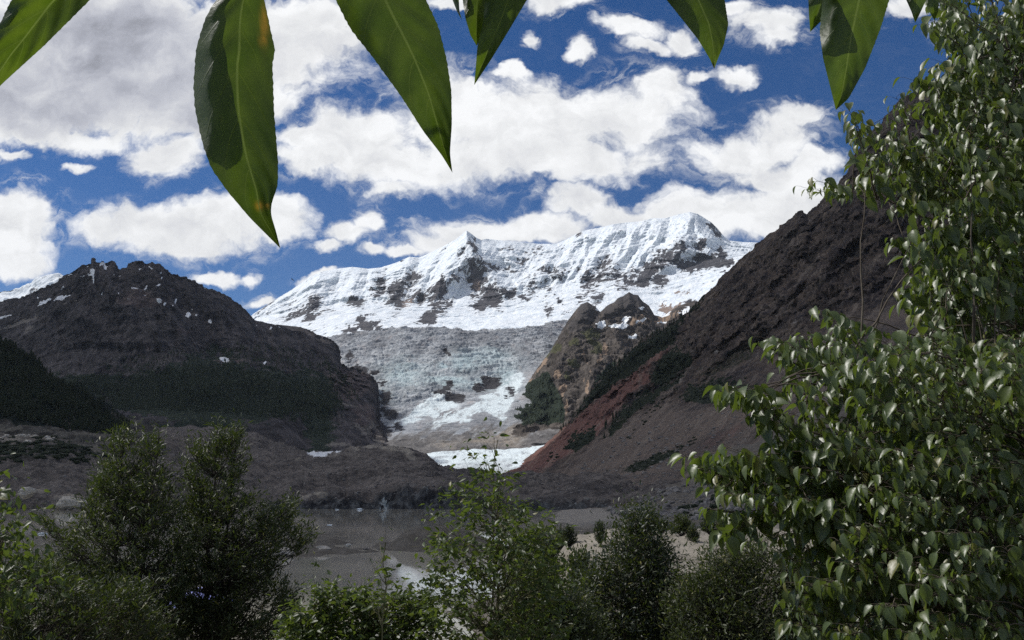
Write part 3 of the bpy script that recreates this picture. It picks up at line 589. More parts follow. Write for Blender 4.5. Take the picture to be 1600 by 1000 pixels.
RM_U = [(770,None,700,-4),(900,None,640,-3),(950,None,520,-2),(1000,None,430,2),(1100,None,330,5),(1200,None,270,7),(1300,None,230,9),(1600,None,180,14),(1900,None,150,16)]
RSP = [([(1255,333),(1220,420),(1160,500),(1100,570)], 60, 90), ([(1335,240),(1330,330),(1290,430),(1230,510)], 70, 110), ([(1450,135),(1420,260),(1380,380),(1330,460)], 80, 110), ([(1180,386),(1140,460),(1080,530)], 40, 60), ([(1550,70),(1520,220),(1490,380)], 80, 90)]
def rm_disp(P, X, Y, T):
    wob = 10 * fbm(np.stack([X, Y, 0 * X], 1) / 40.0, 3); d = np.zeros(len(P))
    for ln, hw, h in RSP: d = np.maximum(d, h * np.clip(1 - linedist(X + wob, Y, ln) / hw, 0, 1))
    k = sst(T, .06, .2); top = 1 - .85 * sst(T, .86, .955)
    cr = sst(Y + .45 * (X - 1100), 640, 540)          # craggy above, scree below
    a = X + .85 * (Y - 600)
    dv = (d * cr * .9 + ridged(P / 260., 6, .55) * 60 * cr + ridged(np.stack([a / 40., (X - Y) / 200., X * 0], 1), 5, .6) * 16 * cr
      + (1 - cr) * (fbm(P / 200., 4) * 16 + ridged(np.stack([a / 26., (X - Y) / 300., X * 0], 1), 4) * 9))
    dn = ridged(P / 60., 6, .62) * 9 * cr + fbm(P / 18., 5, .65) * 2.6 * (cr + .45)
    return dv * k * (1 - .6 * sst(T, .86, .955)), dn * k * top + sst(T, .86, .955) * cr * ridged(P / 50., 5, .6) * 7
def rm_masks(P, X, Y, T):
    n = fbm(P / 110., 5, .6); f = fbm(P / 22., 5, .65)
    a = X + .85 * (Y - 600); st = fbm(np.stack([a / 8., (X - Y) / 130., 0 * X], 1), 4, .6)
    red = sst(polydist(X + 5 * n, Y + 4 * f, [(785,745),(830,714),(872,680),(905,650),(940,620),(975,598),(1010,575),(1044,541),(1042,552),(1020,575),(1010,598),(985,615),(960,650),(930,680),(900,700),(870,722),(830,742)]) / 6. + .5 * st + .4 * f, -.7, .6)
    red2 = sst(blobs(X + 8 * n, Y + 8 * f, [(1130,680,60,18,.7,-35),(1080,720,40,10,.6,-30),(1180,640,50,12,.55,-35),(1200,370,60,18,.4,-40),(920,760,30,8,.6),(870,750,40,10,.6)]) + .35 * st, .4, 1.0) * .7
    fo = [[(890,664),(905,640),(940,588),(990,544),(1040,510),(1080,486),(1110,455),(1070,505),(1050,540),(1010,570),(975,596),(930,625),(905,650)], [(1010,598),(1042,556),(1050,545),(1090,560),(1060,585),(1030,605)], [(960,655),(1000,615),(1040,600),(1075,580),(1060,605),(1020,625),(985,650)], [(880,700),(905,676),(930,672),(925,690),(900,708)], [(1065,625),(1080,605),(1120,590),(1160,598),(1190,600),(1150,628),(1100,632)], [(968,740),(1000,718),(1040,705),(1080,690),(1060,712),(1010,735)], [(955,665),(985,640),(1000,640),(970,670),(950,690)], [(1085,590),(1150,545),(1200,515),(1180,560),(1110,590)]]
    forest = np.full(X.shape, 0.0)
    for i, pg in enumerate(fo): forest = np.maximum(forest, sst(polydist(X + 6 * n, Y + 5 * f, pg) / 6. + .75 * f, -.35, .45) * (1, .95, .9, 1, .8, .75, .8, .5)[i])
    speck = sst(fbm(P / 14., 3, .6), .55, .75) * sst(f + n, -.2, .6) * sst(Y + .45 * (X - 1100), 600, 680) * (1 - red)
    forest = np.maximum(forest, speck * .8)
    scree = sst(polydist(X + 8 * n, Y + 8 * f, [(800,760),(880,735),(930,690),(980,660),(1040,625),(1062,640),(1120,635),(1200,600),(1320,500),(1420,470),(1470,520),(1600,480),(1700,480),(1700,800),(800,790)]) / 9., -.8, .8)
    pale = sst(blobs(X + 3 * n, Y + 3 * f, [(1121,553,5,6,1),(1245,505,14,3,.8,-30),(1180,560,30,3,.6,-30),(1060,600,12,4,.7,-35),(1075,575,8,8,.5),(1265,420,8,8,.35),(1150,500,14,8,.3),(1380,400,10,14,.4),(1000,680,60,4,.4,-30),(1270,490,20,4,.5,-30)]) + .25 * f, .5, .9)
    st2 = fbm(np.stack([a / 3.0, (X - Y) / 90., 0 * X + 7], 1), 4, .62)
    return dict(snow=0 * n, forest=np.clip(forest, 0, 1), extra=np.maximum(red, red2), third=scree * .9, pale=pale, streak=st * .7 + st2 * .6)
m, q = new_mat('dark_mountain_rock'); p = q.pos()
n1 = q.noise(p, 1 / 170., 8, .65); n2 = q.noise(p, 1 / 24., 7, .68); n3 = q.noise(p, 1 / 4., 4, .7)
c = q.mix(q.mr(n1, .36, .64), (0.070, 0.053, 0.043), (0.116, 0.089, 0.070))
c = q.mix(q.mr(n2, .44, .60, 0, .85), c, (0.026, 0.023, 0.026))
st1 = q.noise(q.vm('MULTIPLY', q.vm('ADD', p, q.vm('MULTIPLY', q.noise(p, 1 / 60., 3, .5, out=1), (30, 30, 30))), (1.0, .45, .4)), 1 / 16., 8, .74)
c = q.mix(q.mr(st1, .52, .66, 0, .7), c, (0.15, 0.125, 0.108)); c = q.mix(q.mr(st1, .34, .46, .6, 0), c, (0.02, 0.018, 0.02))
c = q.mix(q.mr(q.noise(p, 1 / 90., 5, .6), .60, .70, 0, .5), c, (0.13, 0.095, 0.07))
scr = q.mix(q.mr(n1, .35, .65), (0.125, 0.096, 0.078), (0.182, 0.140, 0.112))
scr = q.mix(q.mr(n2, .45, .7, 0, .6), scr, (0.075, 0.066, 0.06)); scr = q.mix(q.mr(n3, .42, .7, 0, .7), scr, (0.055, 0.05, 0.046)); scr = q.mix(q.mr(n3, .60, .68, 0, .75), scr, (0.26, 0.235, 0.21)); scr = q.mix(q.mr(st1, .52, .68, 0, .55), scr, (0.20, 0.172, 0.15))
c = q.mix(q.attr('third'), c, scr)
c = q.mix(q.attr('extra'), c, q.mix(n2, (0.205, 0.108, 0.088), (0.13, 0.072, 0.060)))
c = q.mix(q.mr(q.attr('streak'), .12, .8, 0, .42), c, (0.235, 0.195, 0.158)); c = q.mix(q.mr(q.attr('streak'), -.8, -.12, .42, 0), c, (0.04, 0.034, 0.031))
c = q.mix(q.attr('pale'), c, (.26, .24, .22))
c = q.mix(q.mr(q.m('ADD', q.attr('forest'), q.m('MULTIPLY', q.m('SUBTRACT', n3, .5), .9)), .4, .6), c, q.mix(q.mr(n3, .4, .65), (0.014, 0.018, 0.012), (0.03, 0.037, 0.02)))
finish(q, c, .95, q.m('ADD', n2, q.m('MULTIPLY', n3, .35)), 6.0, .9, spec=.1)
m_rm = m
o = sheet('dark_mountain', [RM_U, RM_FOOT, RM_LOW, RM_MID, RM_TOP, behind(RM_TOP, 500, -350)], 1000, [20, 90, 170, 250, 20], rm_disp, rm_masks, m_rm)
tag(o, 'dark rocky mountain slope with a red scree chute above the lake', 'mountain', kind='structure')

# ---- near ground: bank below the viewer, lake bed, sand ridge and far right shore
GD = np.array([-60, 2, 4, 6, 12, 25, 50, 70, 80, 90, 100, 115, 130, 165, 200, 400, 560, 690, 760], float)
GX = np.array([-700, 0, 300, 420, 470, 540, 600, 660, 720, 800, 850, 900, 960, 1050, 1150, 1300, 1600, 2300], float)
def row(*v): return np.array(v, float)
GZ = np.array([row(*[11.4] * 18), row(*[11.4] * 18), row(*[11.0] * 18), row(*[10.3] * 18), row(*[9.2] * 18), row(*[7.0] * 18),
 row(5,4.5,2.6,1.6,1.2,1,1,1.2,2.2,3.4,4.5,5,5.2,5.6,6,6.5,8,12), row(4,2.6,.6,-.3,-.5,-.6,-.6,-.5,.3,2.0,4.2,6,6.4,6.6,6.8,7.5,9,14),
 row(3,1.6,.2,-.8,-1,-1,-1,-.9,-.3,1.6,5,8,8.4,8,8,8.4,10,15), row(2.5,.8,-.3,-1,-1.1,-1.1,-1.1,-1,-.6,1.4,5.4,8.6,9.4,8.8,8.8,9,11,16), row(2,.4,-.3,-.4,-.5,-.5,-.5,-.4,.1,1.4,4.6,7.6,8.8,8.8,9,9.4,12,17), row(2,-.3,-.8,-.8,-.9,-1,-1,-.8,-.4,.4,2.4,4.6,6.4,7.6,8.6,10,13,19), row(2,-.8,-1.2,-1.2,-1.2,-1.3,-1.3,-1.2,-.8,-.3,.6,2,4,6,8,10.5,15,22),
 row(2,-1.2,-1.4,-1.2,-.9,-.9,-1.3,-1.2,-1,-1,-.9,-.6,1,4,7,11,19,30), row(2,-1.4,-1.4,-.6,.5,.45,-1.2,-1.2,-1,-1,-1,-1,.2,3.5,7,13,25,40), row(2,-2,-2,-2,-2,-2,-2,-2,-1.6,-1.2,-.4,.4,1.6,6,14,30,70,110), row(4,-2,-2,-2,-2,-2,-2,-2,-2,-1.5,-.6,.8,3,14,30,60,130,200), row(6,-2,-2,-2,-2,-2,-2,-2,-2,-2,-1,1,6,22,50,90,190,300), row(6,-3,-3,-3,-3,-3,-3,-3,-3,-3,-3,-2,4,22,50,90,190,300)])
def gz(x, y):
    """ground height at world x, y (before the small noise)"""
    x = np.asarray(x, float); y = np.asarray(y, float)
    a = x / np.maximum(y, 3.0); px = 800 + F * a * (math.cos(PITCH) + 0.0)
    px = np.clip(px, GX[0], GX[-1]); yy = np.clip(y, GD[0], GD[-1])
    j = np.clip(np.searchsorted(GX, px) - 1, 0, len(GX) - 2); i = np.clip(np.searchsorted(GD, yy) - 1, 0, len(GD) - 2)
    s = (px - GX[j]) / (GX[j + 1] - GX[j]); t = (yy - GD[i]) / (GD[i + 1] - GD[i])
    s = s * s * (3 - 2 * s); t = t * t * (3 - 2 * t)
    return (GZ[i, j] * (1 - s) + GZ[i, j + 1] * s) * (1 - t) + (GZ[i + 1, j] * (1 - s) + GZ[i + 1, j + 1] * s) * t
ys = np.concatenate([np.linspace(-60, 2, 12)[:-1], np.geomspace(2, 760, 420)])
aa = np.linspace(-1.2, 1.2, 620)
Yg = np.repeat(ys, len(aa)); Xg = np.tile(aa, len(ys)) * np.maximum(Yg, 60 - 0.0 * Yg) * 1.0
Xg = np.tile(aa, len(ys)) * (np.abs(Yg) * 1.0 + 12)
Zg = gz(Xg, Yg)
Pg = np.stack([Xg, Yg, Zg], 1)
isl = -1.2 + 6.2 * np.exp(-(((Xg + 17.0) / 13.0) ** 2 + ((Yg - 212) / 11.0) ** 2) ** 1.0)          # brown islet
Pg[:, 2] = np.maximum(Pg[:, 2], np.where((np.abs(Xg + 17) < 32) & (np.abs(Yg - 212) < 26), isl + .5 * fbm(Pg / 4., 4), -99))
amp = np.clip(np.abs(Yg) / 90., .06, 1.6)
for bx, by, bw, bh, hz in ((-44, 197, 13, 5, 2.3), (-52, 178, 9, 2.2, 1.7), (-38, 206, 7, 3, 1.9)):     # shingle bars
    Pg[:, 2] = np.maximum(Pg[:, 2], -1.0 + hz * np.exp(-((Xg - bx) / bw) ** 2 - ((Yg - by) / bh) ** 2) + np.where(np.abs(Yg - by) < 20, .35 * fbm(Pg / 3., 4), -9))
Pg[:, 2] += amp * .55 * fbm(Pg / 9., 5, .55) * np.where(Pg[:, 2] < -.5, .5, 1) + np.clip(np.abs(Yg) / 300, 0, 1) * 1.2 * ridged(Pg / 25., 4) * (Pg[:, 2] > 1.5)
gx_, gy_ = project(Pg)
ngr = fbm(Pg / 6., 5, .6)
sand = sst(Yg, 60, 76) * (1 - sst(Yg, 150, 190)) * sst(Xg, -2, 4)
sand = np.clip(sand * sst(ngr, -1.3, -.2), 0, 1)
silt = sst(Yg, 300, 380) * (1 - sst(Pg[:, 2], 2.0, 3.5))
m, q = new_mat('bank_earth'); p = q.pos()
n1 = q.noise(p, .25, 8, .65); n2 = q.noise(p, 2.5, 6, .7)
c = q.mix(q.mr(n1, .36, .64), (0.10, 0.088, 0.072), (0.15, 0.135, 0.115))
c = q.mix(q.mr(n2, .4, .7, 0, .6), c, (0.065, 0.058, 0.05))
c = q.mix(q.attr('sand'), c, q.mix(q.mr(n1, .35, .65), (0.20, 0.18, 0.15), (0.27, 0.245, 0.205)))
c = q.mix(q.attr('silt'), c, q.mix(n1, (0.20, 0.185, 0.16), (0.26, 0.235, 0.205)))
finish(q, c, .95, q.m('ADD', n1, q.m('MULTIPLY', n2, .4)), .5, .8, spec=.1)
m_ground = m
o = mesh_np('ground', Pg, [gridfaces(len(ys), len(aa))], m_ground, attrs=dict(sand=sand, silt=silt))
tag(o, 'brown earth bank and pale sand ridge around the lake', 'ground', kind='structure')
_gk = Pg
# ---- lake
m, q = new_mat('lake_water'); p = q.pos()
wv = q.noise(q.vm('MULTIPLY', p, (1, .35, 1)), .8, 4, .6)
ca = q.mix(q.mr(q.noise(p, 1 / 40., 4, .6), .4, .6), (0.36, 0.335, 0.275), (0.42, 0.39, 0.315))
finish(q, ca, .04, wv, .02, .09, spec=.5, IOR=1.33)
lx = np.linspace(-900, 700, 9); ly = np.linspace(70, 780, 9)
LV = np.stack([np.tile(lx, 9), np.repeat(ly, 9), np.zeros(81)], 1)
o = mesh_np('lake', LV, [gridfaces(9, 9)], m)
tag(o, 'still grey brown glacial lake reflecting the slopes', 'lake', kind='structure')

# ---- cloud bank added out of view, shaped to shade lake, moraine and dark mountains
def cloud(label, foot, z0, thick, cell, seed, mat):
    """foot: outline of the ground it shades; the bank lies towards the sun from there, at height z0."""
    sh = np.array([sd.x, sd.y]) / sd.z
    poly = np.array([(x + sh[0] * (z0 - z), y + sh[1] * (z0 - z)) for x, y, z in foot])
    x0, y0 = poly.min(0) - 200; x1, y1 = poly.max(0) + 200
    gx = np.arange(x0, x1, cell); gy = np.arange(y0, y1, cell)
    X, Y = np.meshgrid(gx, gy); X = X.ravel(); Y = Y.ravel()
    nn = fbm(np.stack([X, Y, 0 * X + seed], 1) / 420., 5, .55)
    d = polydist(X, Y, poly) + 45 * nn
    tk = thick * np.clip(d / 350., 0, 1) ** .5
    nn2 = fbm(np.stack([X, Y, 0 * X + seed + 50], 1) / 260., 5, .6)
    top = z0 + tk * (1 + .5 * nn2); bot = z0 - tk * .3 * (1 + .5 * nn)
    nr, nc = len(gy), len(gx); f = gridfaces(nr, nc); keep = (d[f] > 0).all(1)
    f = f[keep]
    cnt = {}
    used = np.unique(f); rim = np.zeros(len(X), bool)
    deg = np.zeros(len(X), int); np.add.at(deg, f.ravel(), 1); rim = (deg > 0) & (deg < 4)
    top[rim] = z0; bot[rim] = z0 - 1
    V = np.concatenate([np.stack([X, Y, top], 1), np.stack([X, Y, bot], 1)])
    F2 = f[:, ::-1] + nr * nc
    remap = -np.ones(len(V), int); us = np.unique(np.concatenate([f.ravel(), F2.ravel()])); remap[us] = np.arange(len(us))
    o = mesh_np('cloud', V[us], [remap[f], remap[F2]], mat)
    return tag(o, label, 'cloud', kind='structure')
m_cloud, q = new_mat('cloud_vapour')
d_ = q.n('ShaderNodeBsdfDiffuse', {'Color': (.9, .9, .9)}); t_ = q.n('ShaderNodeBsdfTranslucent', {'Color': (.8, .8, .82)})
tr = q.n('ShaderNodeBsdfTransparent')
mx = q.n('ShaderNodeMixShader', {0: .5, 1: d_.outputs[0], 2: t_.outputs[0]})
mx2 = q.n('ShaderNodeMixShader', {0: .42, 1: mx.outputs[0], 2: tr.outputs[0]})
q.n('ShaderNodeOutputMaterial', {'Surface': mx2.outputs[0]})
cloud('unseen grey cloud bank high above the valley, added to shade it', [(-1500,88,6),(400,85,6),(1500,110,30),(2600,600,700),(3200,1500,900),(2600,2700,900),(1000,2950,700),(330,2650,150),(60,2250,80),(-90,1950,90),(-330,2500,90),(-430,3300,100),(-520,4150,300),(-1500,4450,1100),(-4200,4450,1000),(-4200,1500,400),(-3000,300,50)], 3700, 420, 45, 3.0, m_cloud)

# ================================================================== PLANTS
def nrm(v): return v / (np.linalg.norm(v, axis=-1, keepdims=True) + 1e-9)
def leaf_template(kind):
    """x across, y along (0..1), z up from the blade; two halves folded on the midrib"""
    if kind == 'poplar':
        rows = [(0.0, .015), (.10, .17), (.28, .275), (.50, .27), (.72, .175), (.88, .07)]
        fold, curl = .58, -.26
    elif kind == 'sapling':
        rows = [(0.0, .02), (.22, .19), (.5, .22), (.8, .09)]; fold, curl = .35, -.22
    else:
        rows = [(0.0, .02), (.35, .10), (.7, .085)]; fold, curl = .4, -.12
    V, Fq, Ft = [], [], []
    for y, h in rows:
        z = curl * y * y
        V += [(-h, y, z + fold * h), (0, y, z), (h, y, z + fold * h)]
    V.append((0, 1.0, curl)); n = len(rows)
    for i in range(n - 1):
        a = 3 * i; b = a + 3
        Fq += [(a, a + 1, b + 1, b), (a + 1, a + 2, b + 2, b + 1)]
    a = 3 * (n - 1); Ft += [(a, a + 1, 3 * n), (a + 1, a + 2, 3 * n)]
    return np.array(V), np.array(Fq), np.array(Ft)
TPL = {k: leaf_template(k) for k in ('poplar', 'sapling', 'willow')}
def leaves(name, pos, axis, normal, size, kind, mat, parent, width=None):
    V, Fq, Ft = TPL[kind]; n = len(pos); nv = len(V)
    axis = nrm(axis); normal = nrm(normal - axis * (normal * axis).sum(1, keepdims=True)); side = np.cross(axis, normal)
    wd = np.ones(n) if width is None else width
    W = pos[:, None] + size[:, None, None] * (V[None, :, 0:1] * wd[:, None, None] * side[:, None] + V[None, :, 1:2] * axis[:, None] + V[None, :, 2:3] * normal[:, None])
    off = (np.arange(n) * nv)[:, None, None]
    rnd = np.repeat(rng.random(n), nv)
    return mesh_np(name, W.reshape(-1, 3), [(Fq[None] + off).reshape(-1, 4), (Ft[None] + off).reshape(-1, 3)], mat, parent,
                   attrs=dict(rnd=rnd, mid=np.tile(np.abs(V[:, 0]), n)))
class Tubes:
    def __init__(s): s.V = []; s.F = []; s.n = 0
    def add(s, pts, r0, r1, k=5):
        pts = np.asarray(pts, float); m = len(pts)
        T = nrm(np.gradient(pts, axis=0)); up = np.array([0.31, 0.22, 0.9]); A = nrm(np.cross(T, up)); B = np.cross(T, A)
        r = np.linspace(r0, r1, m)[:, None, None]; an = np.linspace(0, 2 * np.pi, k, endpoint=False)
        ring = pts[:, None] + r * (np.cos(an)[None, :, None] * A[:, None] + np.sin(an)[None, :, None] * B[:, None])
        i = np.arange(m * k).reshape(m, k) + s.n; j = np.roll(i, -1, 1)
        s.F.append(np.stack([i[:-1], j[:-1], j[1:], i[1:]], -1).reshape(-1, 4)); s.V.append(ring.reshape(-1, 3)); s.n += m * k
    def build(s, name, mat, parent): return mesh_np(name, np.concatenate(s.V), [np.concatenate(s.F)], mat, parent)
def bez(a, b, c, n):
    t = np.linspace(0, 1, n)[:, None]; return (1 - t) ** 2 * a + 2 * t * (1 - t) * b + t * t * c
def jag(p, amp):
    e = rng.normal(size=p.shape) * amp; e[0] = 0; return p + e
def inpoly(poly, n, bias=None, rough=0, seed=0):
    poly = np.array(poly, float); lo, hi = poly.min(0), poly.max(0); out = []
    while len(out) < n:
        c = lo + rng.random((400, 2)) * (hi - lo); ok = polydist(c[:, 0], c[:, 1], poly) + (rough * fbm(np.stack([c[:, 0], c[:, 1], 0 * c[:, 0] + seed], 1) / 26., 3) if rough else 0) > 0
        if bias is not None: ok &= rng.random(400) < bias(c[:, 0], c[:, 1])
        out += list(c[ok])
    return np.array(out[:n])
def leaf_mat(name, c1, c2, rough=.36, spec=.5, tl=(0.17, 0.24, 0.03), tf=.33, vein=None):
    m, q = new_mat(name); r = q.attr('rnd')
    c = q.mix(r, c1, c2)
    c = q.mix(q.mr(r, .93, .96), c, (0.16, 0.15, 0.03))
    n = q.noise(q.pos(), 60, 3, .6); c = q.mix(q.m('MULTIPLY', n, .35), c, tuple(x * .5 for x in c1))
    if vein: c = q.mix(q.mr(q.attr('mid'), .012, .03, .6, 0), c, vein)
    finish(q, c, rough, n, .003, .35, spec=spec, trans=tf, tcol=tl)
    return m
def bark(name, c1, c2, s):
    m, q = new_mat(name); n = q.noise(q.vm('MULTIPLY', q.pos(), (1, 1, .3)), s, 6, .65)
    finish(q, q.mix(q.mr(n, .35, .65), c1, c2), .85, n, .01, .6); return m
M_pop = leaf_mat('poplar_leaf', (0.046, 0.074, 0.012), (0.110, 0.150, 0.036), .42, .75, vein=(.10, .13, .05))
M_wil = leaf_mat('willow_leaf', (0.030, 0.041, 0.016), (0.056, 0.070, 0.030), .5, .28, tf=.14)
M_sap = leaf_mat('sapling_leaf', (0.038, 0.060, 0.014), (0.066, 0.096, 0.026), .44, .4)
M_olv = leaf_mat('olive_shrub_leaf', (0.036, 0.046, 0.018), (0.060, 0.070, 0.03), .5, .35, tf=.15)
M_drk = leaf_mat('dark_shrub_leaf', (0.022, 0.032, 0.016), (0.04, 0.052, 0.026), .45, .4, tf=.12)
M_twig = bark('twig_bark', (0.07, 0.055, 0.04), (0.13, 0.11, 0.085), 40)
M_dark = bark('dark_bark', (0.035, 0.03, 0.025), (0.07, 0.06, 0.05), 30)
M_green = bark('green_stem', (0.09, 0.09, 0.045), (0.17, 0.16, 0.09), 30)

def plant(name, label, cat, poly, D, dr, base_px, ntips, per, size, kind, lm, wm, shoot=.3, droop=0.0, up=.8, stems=1, group=None, bias=None, taper=True, wid=1.0, sr=.025, jit=.9, spread=.16, holes=()):
    """a shrub or young tree. poly: traced outline of its crown; D: distance; dr: half depth of the crown."""
    gx0 = tan_dir(base_px, 900)[0] * D; gy0 = D
    base = np.array([gx0, gy0, float(gz(gx0, gy0)) - .1])
    root = empty(name, base); inv = -base
    hole = lambda x, y: np.where(fbm(np.stack([x, y, 0 * x + base_px], 1) / 34., 3) > -.30, 1, .06) * (1 if bias is None else bias(x, y))
    tips = inpoly(poly, ntips, hole, 17, base_px)
    ne = ntips // 8
    if taper: tips[:ne] = inpoly(poly, ne, lambda x, y: (np.abs(polydist(x, y, poly)) < 15) * 1.0 * (y < 1000), 22, base_px)
    cxp = np.average(tips[:, 0]); wpx = (np.ptp(np.array(poly)[:, 0])) / 2
    rel = np.clip(np.abs(tips[:, 0] - cxp) / wpx, 0, 1)
    dd = (rng.random(ntips) * 2 - 1) * dr * np.sqrt(1 - .85 * rel ** 2)
    if taper:
        tp = np.array(poly)[:, 1].min(); dd *= .3 + .7 * np.clip((tips[:, 1] - tp) / 180., 0, 1)
    W = np.array([pt(x, y, D + e) for (x, y), e in zip(tips, dd)])
    # main stems: to the highest tips
    tb = Tubes(); st = []
    order = np.argsort(-W[:, 2])[:max(stems * 6, 6)]
    ends = [order[0]]
    for i in order[1:]:
        if len(ends) >= stems: break
        if all(np.linalg.norm(W[i] - W[j]) > dr * .5 for j in ends): ends.append(i)
    for j in ends:
        e = W[j]; mid = base * .5 + e * .5; mid[:2] = base[:2] * .35 + e[:2] * .65
        p = jag(bez(base, mid, e, 18), .012 * D / 8); tb.add(p, sr * D / 8, .004 * D / 8, 6); st.append(p)
    SP = np.concatenate(st)
    LP, LA, LN = [], [], []
    for w_ in W:
        # attach to a stem point somewhat lower than the tip
        dz = w_[2] - SP[:, 2]; hd = np.linalg.norm(SP[:, :2] - w_[:2], axis=1)
        k = np.argmin(hd + np.abs(dz - .45 * hd - .1) * 1.2); a = SP[k]
        v = w_ - a; L = np.linalg.norm(v) + 1e-6
        c = a + v * .5 + np.array([0, 0, -.12 * L * (1 if droop <= 0 else -1)])
        p = jag(bez(a, c, w_, 9), .03 * L); tb.add(p, min(.008, .003 + .005 * L) * min(D / 8, 1.2), .0014 * min(D / 8, 1.2), 4)
        dirn = nrm(p[-1] - p[-3]); dirn = nrm(dirn * .6 + np.array([0, 0, up - droop]) + rng.normal(size=3) * .25)
        sh = shoot * (.6 + .6 * rng.random() + .8 * (rng.random() < .15))
        end = w_ + dirn * sh * .5; s0 = w_ - nrm(v) * min(sh, L) * .5
        n = max(3, int(per * (.7 + .6 * rng.random()))); t = rng.random(n)[:, None]
        pts = s0 * (1 - t) + end * t + rng.normal(size=(n, 3)) * sh * spread
        ph = rng.random(n) * 6.28; out = np.stack([np.cos(ph), np.sin(ph), 0 * ph], 1)
        ax = dirn * (.75 - droop) + out * .75 + np.array([0, 0, -droop]) + rng.normal(size=(n, 3)) * .35
        LP.append(pts); LA.append(ax); LN.append(np.array([0, 0, .9]) + rng.normal(size=(n, 3)) * jit + out * -.2)
        tb.add(np.stack([s0, w_, end]), .0022 * D / 8, .001 * D / 8, 3)
    LP = np.concatenate(LP); LA = np.concatenate(LA); LN = np.concatenate(LN)
    for hx, hy, ha, hb in holes:
        ex, ey = project(LP); ok = ((ex - hx) / ha) ** 2 + ((ey - hy) / hb) ** 2 > 1; LP, LA, LN = LP[ok], LA[ok], LN[ok]
    sz = size * (.6 + .7 * rng.random(len(LP)))
    tb.V = [v + inv for v in tb.V]
    tb.build('stem', wm, root)
    leaves('foliage', LP + inv, LA, LN, sz, kind, lm, root, width=np.full(len(LP), wid))
    return tag(root, label, cat, group)

plant('willow_tree', 'dark willow tree with a bushy pointed top and bare dark stem, left of its twin', 'tree',
      [(205,668),(222,670),(240,690),(252,720),(262,770),(280,800),(292,850),(300,1020),(60,1020),(75,930),(95,890),(105,860),(62,835),(70,822),(115,830),(125,800),(132,775),(160,765),(172,735),(166,708),(190,695)],
      9.0, .9, 195, 820, 27, .062, 'willow', M_wil, M_dark, shoot=.26, stems=3, up=.7, sr=.04)
plant('willow_tree', 'dark willow tree with a tufted upright top and a long low branch over the lake', 'tree',
      [(345,667),(366,668),(374,700),(381,740),(368,775),(400,785),(428,800),(448,792),(468,828),(486,838),(470,856),(430,862),(412,880),(440,905),(452,940),(445,1020),(270,1020),(278,900),(285,820),(300,800),(292,770),(284,725),(300,697),(334,692)],
      9.6, .9, 330, 820, 27, .062, 'willow', M_wil, M_dark, shoot=.26, stems=3, up=.7, sr=.04, holes=[(309,927,27,11)])
plant('willow_shrub', 'low grey green willow shrub below the two dark willows, at the bottom edge', 'shrub',
      [(-40,900),(40,880),(90,900),(140,940),(200,930),(250,950),(270,1040),(-40,1040)], 7.0, .7, 110, 440, 26, .052, 'willow', M_wil, M_twig, shoot=.24, stems=3, up=.7, holes=[(72,987,19,11)])
plant('poplar_shrub', 'small poplar shrub with light hanging leaves cut by the photo edge', 'shrub',
      [(-60,760),(0,745),(30,760),(40,800),(60,840),(50,880),(70,915),(20,930),(-60,1000)], 5.5, .5, -30, 70, 13, .065, 'sapling', M_sap, M_twig, shoot=.3, droop=.5, up=.3)
plant('poplar_sapling', 'tall slender poplar sapling with a thin leafy spire before the lake', 'tree',
      [(768,652),(776,690),(786,735),(800,765),(830,800),(858,830),(872,870),(882,930),(870,1040),(650,1040),(665,965),(680,900),(676,860),(698,812),(725,770),(736,735),(755,720),(762,690)],
      6.8, .7, 768, 300, 15, .056, 'sapling', M_sap, M_green, shoot=.26, droop=.35, up=.5, stems=2, sr=.016,
      bias=lambda x, y: np.where(y < 770, .6, 1.0) * np.where((np.abs(x - 768) < 60) | (y > 800), 1, .5))
plant('poplar_sapling', 'very thin sapling stem with only a few leaves, left of the tall sapling', 'tree',
      [(586,812),(594,812),(604,850),(612,880),(614,960),(570,960),(572,870)], 6.2, .1, 590, 12, 5, .055, 'sapling', M_sap, M_green, shoot=.22, droop=.3, up=.5, sr=.008, taper=False)
plant('poplar_shrub', 'low bright green poplar shrub in front of the lake, under the thin sapling', 'shrub',
      [(425,1040),(440,1000),(470,960),(490,925),(520,935),(560,928),(580,945),(610,935),(640,925),(665,960),(670,1040)], 7.2, .7, 550, 430, 16, .055, 'sapling', M_sap, M_green, shoot=.24, droop=.3, up=.6, stems=4)
plant('dark_shrub', 'dark rounded shrub with a pointed top in front of the sand ridge', 'shrub',
      [(1000,790),(1012,830),(1036,850),(1056,900),(1062,960),(1050,1040),(850,1040),(865,970),(900,925),(925,880),(935,860),(950,865),(972,840),(988,812)], 16.5, 1.3, 965, 900, 30, .085, 'willow', M_drk, M_dark, shoot=.42, stems=5, up=.5, wid=1.5, spread=.3)
plant('olive_shrub', 'wide olive green shrub between the dark rounded shrub and the big poplar', 'shrub',
      [(1060,1040),(1045,940),(1075,905),(1110,875),(1150,852),(1190,855),(1240,870),(1300,900),(1330,1040)], 15.0, 1.6, 1170, 1150, 30, .075, 'willow', M_olv, M_dark, shoot=.42, stems=7, up=.5, wid=1.4, spread=.3)
plant('olive_shrub', 'small olive shrub filling the gap between sapling and dark rounded shrub', 'shrub',
      [(790,1040),(800,940),(815,895),(845,880),(870,910),(900,940),(925,970),(930,1040)], 13.0, 1.1, 850, 650, 30, .07, 'willow', M_olv, M_dark, shoot=.38, stems=5, up=.5, wid=1.4, spread=.3)

